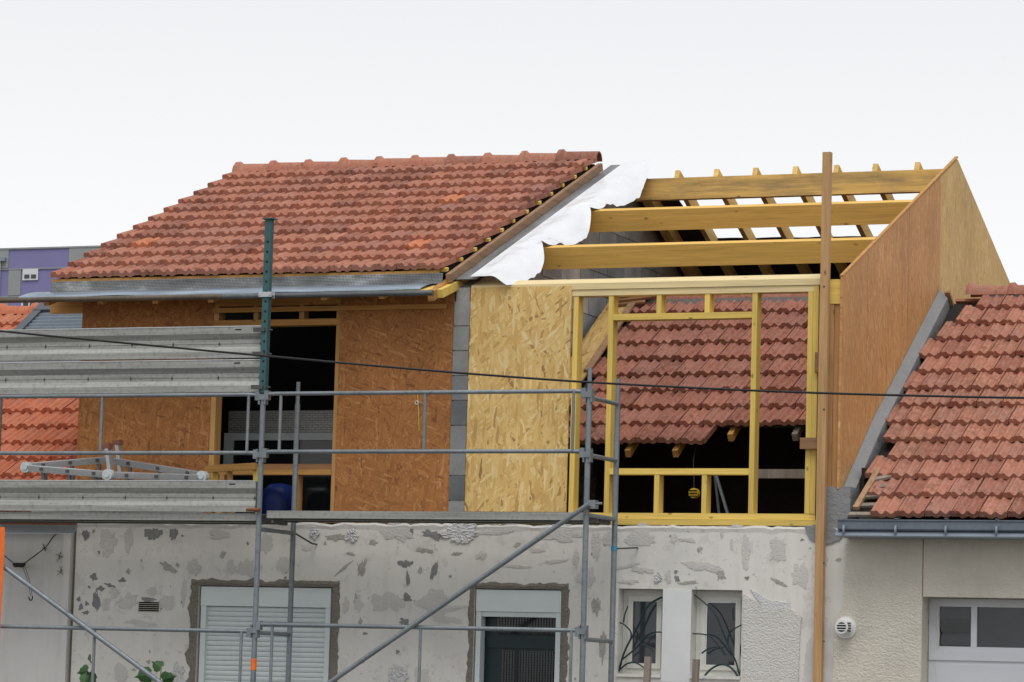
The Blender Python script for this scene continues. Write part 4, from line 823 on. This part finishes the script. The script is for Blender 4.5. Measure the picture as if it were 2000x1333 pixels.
def edge_board(label, zt, zb, xr, Y):
    h = zt - zb; P = [(0, 1.0), (0, .78), (.028, .60), (.028, .36), (.006, .22), (0, .2), (0, 0), (.045, 0), (.05, .5), (.045, 1.0)]
    o = tag(MB().prism([Vector((X0 - .3, Y + a, zb + b * h)) for a, b in P], (0, 0, 0), (xr - X0 + .3, 0, 0)).build('upright_board', M['alu'], None), label, 'board', 'aluminium boards set upright along the scaffold')
    BOX('top_lip', M['alu2'], o, X0 - .3, xr - .004, Y - .004, Y + .02, zt, zt + .008); MB().box(X0 - .3, xr - .003, Y + .0265, Y + .0278, zb + .455 * h, zb + .467 * h).build('seam_line', M['steel_dk'], o)
    x = xr - .02; rv = MB()
    while x > X0: rv.box(x - .008, x + .008, Y + .0225, Y + .0279, zb + .44 * h, zb + .48 * h); rv.box(x - .004, x + .004, Y + .024, Y + .0279, zb + .41 * h, zb + .52 * h); x -= .43 + .03 * math.sin(x * 9)
    rv.build('rivet_row', M['steel_dk'], o); BOX('end_cap', M['steel_dk'], o, xr + .001, xr + .025, Y + .005, Y + .05, zb + .02, zt - .01)
    BOX('slot', M['hole'], o, xr - .26, xr - .20, Y - .002, Y + .004, zt - .03, zt - .02)
    return o
Yb = SF + .005
edge_board('upper ribbed aluminium board of the two stacked on edge under the gutter', zz_(250, 642), zz_(250, 702), X1 - .04, Yb)
edge_board('lower ribbed aluminium board of the two stacked on edge, just above the guardrail', zz_(250, 706.5), zz_(250, 768), X1 - .04, Yb)
edge_board('single ribbed aluminium board on edge in front of the folded ladder', zz_(250, 940), zz_(250, 999), X1 - .045, Yb)
# teal prop on top of the left post
gp_ = thing('steel_prop', 'teal perforated square steel prop standing on the scaffold in front of the tiled roof', 'prop', (X1, SF, zz_(518, 772)))
zb_p, zt_p = zz_(518, 770), zz_(523, 430)
BOX('prop_tube', M['green_steel'], gp_, X1 - .03, X1 + .03, SF - .03, SF + .03, zb_p + .01, zt_p); BOX('head_plate', M['green_steel'], gp_, X1 - .05, X1 + .06, SF - .05, SF + .05, zt_p + .001, zt_p + .012)
zq = zt_p - .2
while zq > zb_p + .1: MB().add(*[r for r in ring(Vector((X1 + .004, SF - .029, zq)), .011, .0, -.0025, 10)]).build('pin_hole', M['hole'], gp_); zq -= .088
for py in (645, 692, 757): zq = zz_(520, py); BOX('board_clamp', M['steel_dk'], gp_, X1 - .10, X1 + .01, SF - .048, SF - .0305, zq - .018, zq + .018); TUBE('clamp_pin', M['steel_dk'], gp_, [(X1 + .031, SF, zq), (X1 + .065, SF, zq)], .008, 6)
# tube under the eaves
yt = SF + .065; pa = H(-60, 588.5, yt); pb = H(846, 572.5, yt)
tt = thing('eaves_tube', 'long horizontal steel tube clamped to the teal prop below the tiled roof edge', 'tube', (X1, yt, pb.z))
TUBE('steel_tube', M['tube_br'], tt, [pa, pa.lerp(pb, .56)], .0245, 12); TUBE('steel_tube', M['tube_dk'], tt, [pa.lerp(pb, .5605), pb], .0245, 12)  # brown left half has the reflected timber put into its colour
zc = pa.lerp(pb, (X1 - pa.x) / (pb.x - pa.x)).z
m = MB(); m.box(X1 - .06, X1 + .065, SF - .045, SF - .0305, zc - .022, zc + .022); m.box(X1 - .058, X1 + .06, SF + .031, SF + .036, zc - .03, zc + .03); m.tube([(X1 + .045, SF - .05, zc), (X1 + .045, SF + .09, zc)], .012, 8); m.tube([(X1 - .05, SF - .05, zc), (X1 - .05, SF + .09, zc)], .010, 8); m.build('coupler', M['alu2'], tt)
rp_ = H(503, 996, SF - .05); tag(TUBE('steel_pin', M['rust'], None, [(X1 - .10, SF - .045, rp_.z), (X1 + .03, SF - .045, rp_.z)], .016, 8), 'short rusty pin beside the scaffold post at deck level', 'pin')

# ================================================================== ladder, trestle, lumber, small things
ld = thing('folding_ladder', 'folded aluminium multi-hinge ladder resting on the scaffold deck', 'ladder', H(215, 940, -.55))
def lp(px, py, Y): return H(px, py, Y)
segs = [((58, 911), (214, 898), -.62, -.44), ((222, 901), (392, 928), -.44, -.62), ((56, 915), (206, 927), -.66, -.80), ((218, 928), (390, 934), -.80, -.66)]
for (a, b, Ya, Yb_) in segs:
    A0, B0 = lp(*a, Ya), lp(*b, Yb_); st_o = BEAM('stile', M['alu2'], ld, A0, B0, .03, .056, (0, -.3, 1))
    zlow = lt + .04; A1, B1 = Vector((A0.x, Ya + .10, zlow)), Vector((B0.x, Yb_ + .10, zlow)); BEAM('stile', M['alu2'], ld, A1, B1, .03, .056)
    for t in (.18, .52, .86):
        p = A0.lerp(B0, t); q = A1.lerp(B1, t); BEAM('rung', M['galv'], ld, p + Vector((0, .012, -.02)), q, .03, .03)
        MB().box(p.x - .017, p.x + .017, p.y - .024, p.y - .0165, p.z - .013, p.z + .013).build('rung_end', M['steel_dk'], ld)
for (px, py, Y) in ((52, 913, -.64), (396, 931, -.64), (212, 928, -.82)):
    p = lp(px, py, Y); o = MB(); o.add(*ring(p, .05, .03, -.03)); o.add(*ring(p, .027, .0, -.042)); o.build('hinge', M['pvc'], ld)
for (px, py, Y) in ((210, 874, -.62), (230, 867, -.42)):
    p = lp(px, py, Y); q = lp(px + 8, 936, Y); BEAM('stabiliser', M['alu2'], ld, p, q, .035, .06, (0, 1, 0)); BEAM('rubber_foot', M['redcap'], ld, p + Vector((-.005, 0, .03)), p + Vector((0, 0, -.012)), .075, .07, (0, 1, 0))
tr = thing('trestle', 'small orange timber trestle standing on the deck behind the scaffold post', 'trestle', H(450, 945, -.35))
BEAM('top_beam', M['orange'], tr, H(402, 917, -.35), H(500, 911, -.35), .05, .06)
for px in (418, 445, 496):
    p = H(px, 914, -.33); BEAM('leg', M['yelZ'] if px != 445 else M['orangeZ'], tr, p + Vector((0, .03, .0)), Vector((p.x + .06, -.32, lt + .001)), .045, .03, (0, 1, 0))
lpz = H(1616, 298, -.06)
lo = thing('timber_post', 'tall sawn timber post standing upright against the front of the board gable', 'post', (lpz.x, -.06, GZ))
BOX('post_shaft', M['postw'], lo, lpz.x - .036, lpz.x + .036, -.085, -.026, GZ, lpz.z)
for py in (1253, 1100, 800, 560): p = H(1609, py, -.09); MB().add(*ring(Vector((p.x, -.084, p.z)), .009, 0, -.004, 8)).build('screw_head', M['steel_dk'], lo)
# overhead cable
cp = [H(*q, -3.0) for q in ((-400, 606), (0, 647), (250, 671), (500, 694), (700, 712), (900, 729), (1150, 747), (1400, 760), (1600, 768), (1800, 773.5), (2000, 777.5), (2500, 782))]
cb = tag(TUBE('overhead_cable', M['cable'], None, curve(cp, 6), .0088, 8), 'black overhead cable crossing the whole street front', 'cable')
# cable end with coupling on the white wall
Yc = -.12; cc = thing('hanging_cable', 'thin black cable with a coupling and hook hanging on the white wall', 'cable', H(37, 1104, Yc))
TUBE('cord', M['cable'], cc, curve([H(-40, 1048, Yc), H(5, 1083, Yc), H(28, 1102, Yc)]), .005, 6); TUBE('cord', M['cable'], cc, curve([H(46, 1102, Yc), H(88, 1070, Yc), H(105, 1048, Yc), H(132, 1026, Yc)]), .005, 6)
TUBE('coupling', M['cable'], cc, [H(26, 1102, Yc), H(29, 1104, Yc), H(45, 1104, Yc), H(49, 1101, Yc)], [.012, .022, .022, .012], 10)
TUBE('cord', M['cable'], cc, curve([H(44, 1107, Yc), H(54, 1135, Yc), H(60, 1165, Yc)]), .0025, 6); TUBE('cord', M['cable'], cc, curve([H(48, 1106, Yc), H(58, 1135, Yc), H(63, 1165, Yc)]), .0025, 6)
TUBE('hook', M['cable'], cc, curve([H(56, 1166, Yc), H(58, 1172, Yc), H(62, 1172, Yc), H(64, 1165, Yc)]), .006, 6)
for (px, py, la) in ((87, 1070, 'knot of dry twig tied round the thin black cable on the white wall'), (116, 1086, 'larger dry vine twig clinging to the white wall below the zinc eave'), (119, 1118, 'small dry vine twig on the white wall beneath the larger twig')):
    c = H(px, py, -.03); o = MB()
    for i in range(7): a_ = rr.uniform(0, 6.28); o.tube([c, c + Vector((math.cos(a_) * rr.uniform(.02, .05), rr.uniform(-.03, .0), math.sin(a_) * rr.uniform(.02, .07)))], .003, 5)
    tag(o.build('dry_twig', M['stem'], None), la, 'twig', 'dry twigs on the white wall')
Ys = SF - .13; sa, sb_ = H(-6, 1100, Ys), H(6.5, 1100, Ys); m = MB(); vs_ = []
for k in range(14):
    z_ = H(2, 1030, Ys).z + (GZ - H(2, 1030, Ys).z) * k / 13; w_ = .012 * math.sin(k * 1.1); vs_ += [(sa.x + w_, Ys + w_ * .5, z_), (sb_.x + w_ * .6, Ys - w_ * .4, z_), (sb_.x + w_ * .6, Ys + .004 - w_ * .4, z_), (sa.x + w_, Ys + .004 + w_ * .5, z_)]
m.add(vs_, [(4 * k + q, 4 * k + (q + 1) % 4, 4 * k + 4 + (q + 1) % 4, 4 * k + 4 + q) for k in range(13) for q in range(4)])
tag(m.build('orange_strap', M['strap'], None), 'bright orange strap hanging down at the edge of the scaffold', 'strap')
# yellow string on board
st0 = H(816, 778, 0.01); so = TUBE('marking_string', M['string'], None, curve([st0 + Vector((-.005, 0, .05)), st0, st0 + Vector((.012, 0, -.12)), st0 + Vector((.022, 0, -.29))]), .004, 6); tag(so, 'yellow string with a small ring hanging on the orange-brown board', 'string')
rg = H(814, 787, 0.005); m = MB(); m.tube([rg + Vector((math.cos(a * .785) * .016, 0, math.sin(a * .785) * .016)) for a in range(9)], .005, 6); m.build('ring', M['pvc'], so)
# stakes
for i, (px, py, la) in enumerate(((1266, 1283, 'grey weathered stake standing below the window beside the scaffold post'), (1360, 1288, 'grey weathered stake standing below the pier beside the rough render'))):
    p = H(px, py, -.35); b = p + Vector((-.05, 0, GZ - p.z)); tag(BEAM('wooden_stake', M['greyw'], None, p, b, .05, .05, (0, 1, 0)), la, 'stake')
# vines
def leaf_mesh():
    m = MB(); o = [(0, 0), (.03, -.012), (.058, .012), (.062, .045), (.045, .062), (.04, .085), (.012, .098), (0, .128)]
    R_ = [(x_, .018 * abs(x_) / .06, z_) for x_, z_ in o]; Lf = [(-x_, .018 * abs(x_) / .06, z_) for x_, z_ in o]
    m.add(R_, [list(range(8))]); m.add(Lf, [list(range(8))[::-1]]); return m.mesh('leaf', M['leaf'])
lm = leaf_mesh()
def vine(label, base_px, tops):
    b = H(*base_px, -.55); t = thing('vine_plant', label, 'plant', (b.x, -.55, GZ), 'vine shoots in front of the plaster wall')
    for (px, py, n_) in tops:
        p = H(px, py, -.55); TUBE('stem', M['stem'], t, curve([(b.x, -.55, GZ), (b.x + .03, -.52, GZ + .7), (p.x - .02, -.56, p.z - .35), tuple(p)]), .005, 6)
        for i in range(n_):
            q = p + Vector((rr.uniform(-.03, .03), rr.uniform(-.04, .04), -.11 * i)); s_ = rr.uniform(.85, 1.25)
            inst('leaf', lm, Matrix.Translation(q) @ Matrix.Rotation(rr.uniform(-1.9, 1.9) + (1.2 if i % 2 else -1.2), 4, 'Y') @ Matrix.Rotation(rr.uniform(-.9, .6), 4, 'X') @ Matrix.Rotation(rr.uniform(-.7, .7), 4, 'Z') @ Matrix.Scale(s_, 4), t)
vine('climbing vine shoot with lobed green leaves beside the wall corner', (176, 1333), [(182, 1290, 8), (170, 1310, 7)])
vine('drooping vine shoot with dark green leaves under the scaffold brace beside the shutter', (285, 1333), [(315, 1304, 7), (300, 1318, 7)])
# inside house A: stored window unit and blue drum
wu = thing('stored_window', 'white window unit with a grey patterned top box stored inside the dark opening', 'window', H(540, 992, .9))
Yw = .9; a = H(447, 803, Yw); b = H(690, 845, Yw)
BOX('patterned_box', M['alu'], wu, a.x, b.x, Yw, Yw + .1, b.z, a.z)
m = MB(); k = 0; z = b.z + .01
while z < a.z - .01:
    x = a.x + .01 + (.03 if k % 2 else 0)
    while x < b.x - .05: m.box(x, x + .052, Yw - .004, Yw - .0005, z, z + .010); x += .062
    z += .022; k += 1
m.build('relief_strips', M['alu2'], wu); x0 = H(436, 900, Yw).x
fr_ = wall_with_holes(x0, b.x, -.29, b.z - .002, [(x0 + .09, b.x - .06, -.2, b.z - .07)], Yw, Yw + .07).build('frame', M['pvc'], wu); BOX('pane', M['glass_blk'], fr_, x0 + .091, b.x - .061, Yw + .03, Yw + .04, -.199, b.z - .071)
p = H(545, 992, .45); m = MB(); n = 16
for i, (r0, z0) in enumerate(((.17, 0), (.175, .02), (.165, .08), (.172, .13), (.150, .20), (.10, .235), (.02, .245))):
    m.v += [Vector((p.x + math.cos(2 * math.pi * k / n) * r0, .45 + math.sin(2 * math.pi * k / n) * r0, -.29 + z0 * 1.45)) for k in range(n)]
    if i: m.f += [[(i - 1) * n + k, (i - 1) * n + (k + 1) % n, i * n + (k + 1) % n, i * n + k] for k in range(n)]; m.sm += [True] * n
m.f.append([6 * n + k for k in range(n)]); m.sm.append(True); tag(m.build('blue_drum', M['blue'], None), 'blue plastic drum standing on the floor behind the sill of the dark opening', 'drum')
# inside house B: stepladder and work lamp
sl = thing('stepladder', 'thin aluminium stepladder standing in the dark attic behind the timber frame', 'ladder', H(1415, 1000, 1.2))
for (pa_, pb_, Y) in (((1398, 925), (1432, 1004), 1.2), ((1396, 925), (1410, 1004), 1.6)): BEAM('stile', M['galv'], sl, H(*pa_, Y), Vector((H(*pb_, Y).x, Y, -.299)), .022, .022, (0, 1, 0))
wl_p = H(1356, 964, .8); wlmp = thing('work_lamp', 'yellow caged work lamp hanging from a cord in the dark attic', 'lamp', wl_p)
MB().add(*ring(wl_p, .045, .03, -.03, 14)).build('lamp_body', M['yellow'], wlmp); TUBE('lamp_cord', M['cable'], wlmp, [wl_p, wl_p + Vector((-.05, .1, .3)), wl_p + Vector((-.08, .3, .55))], .006, 6)
for i in range(3): MB().box(wl_p.x - .04, wl_p.x + .04, wl_p.y - .04, wl_p.y - .032, wl_p.z - .03 + i * .025, wl_p.z - .022 + i * .025).build('lamp_cage', M['hole'], wlmp)
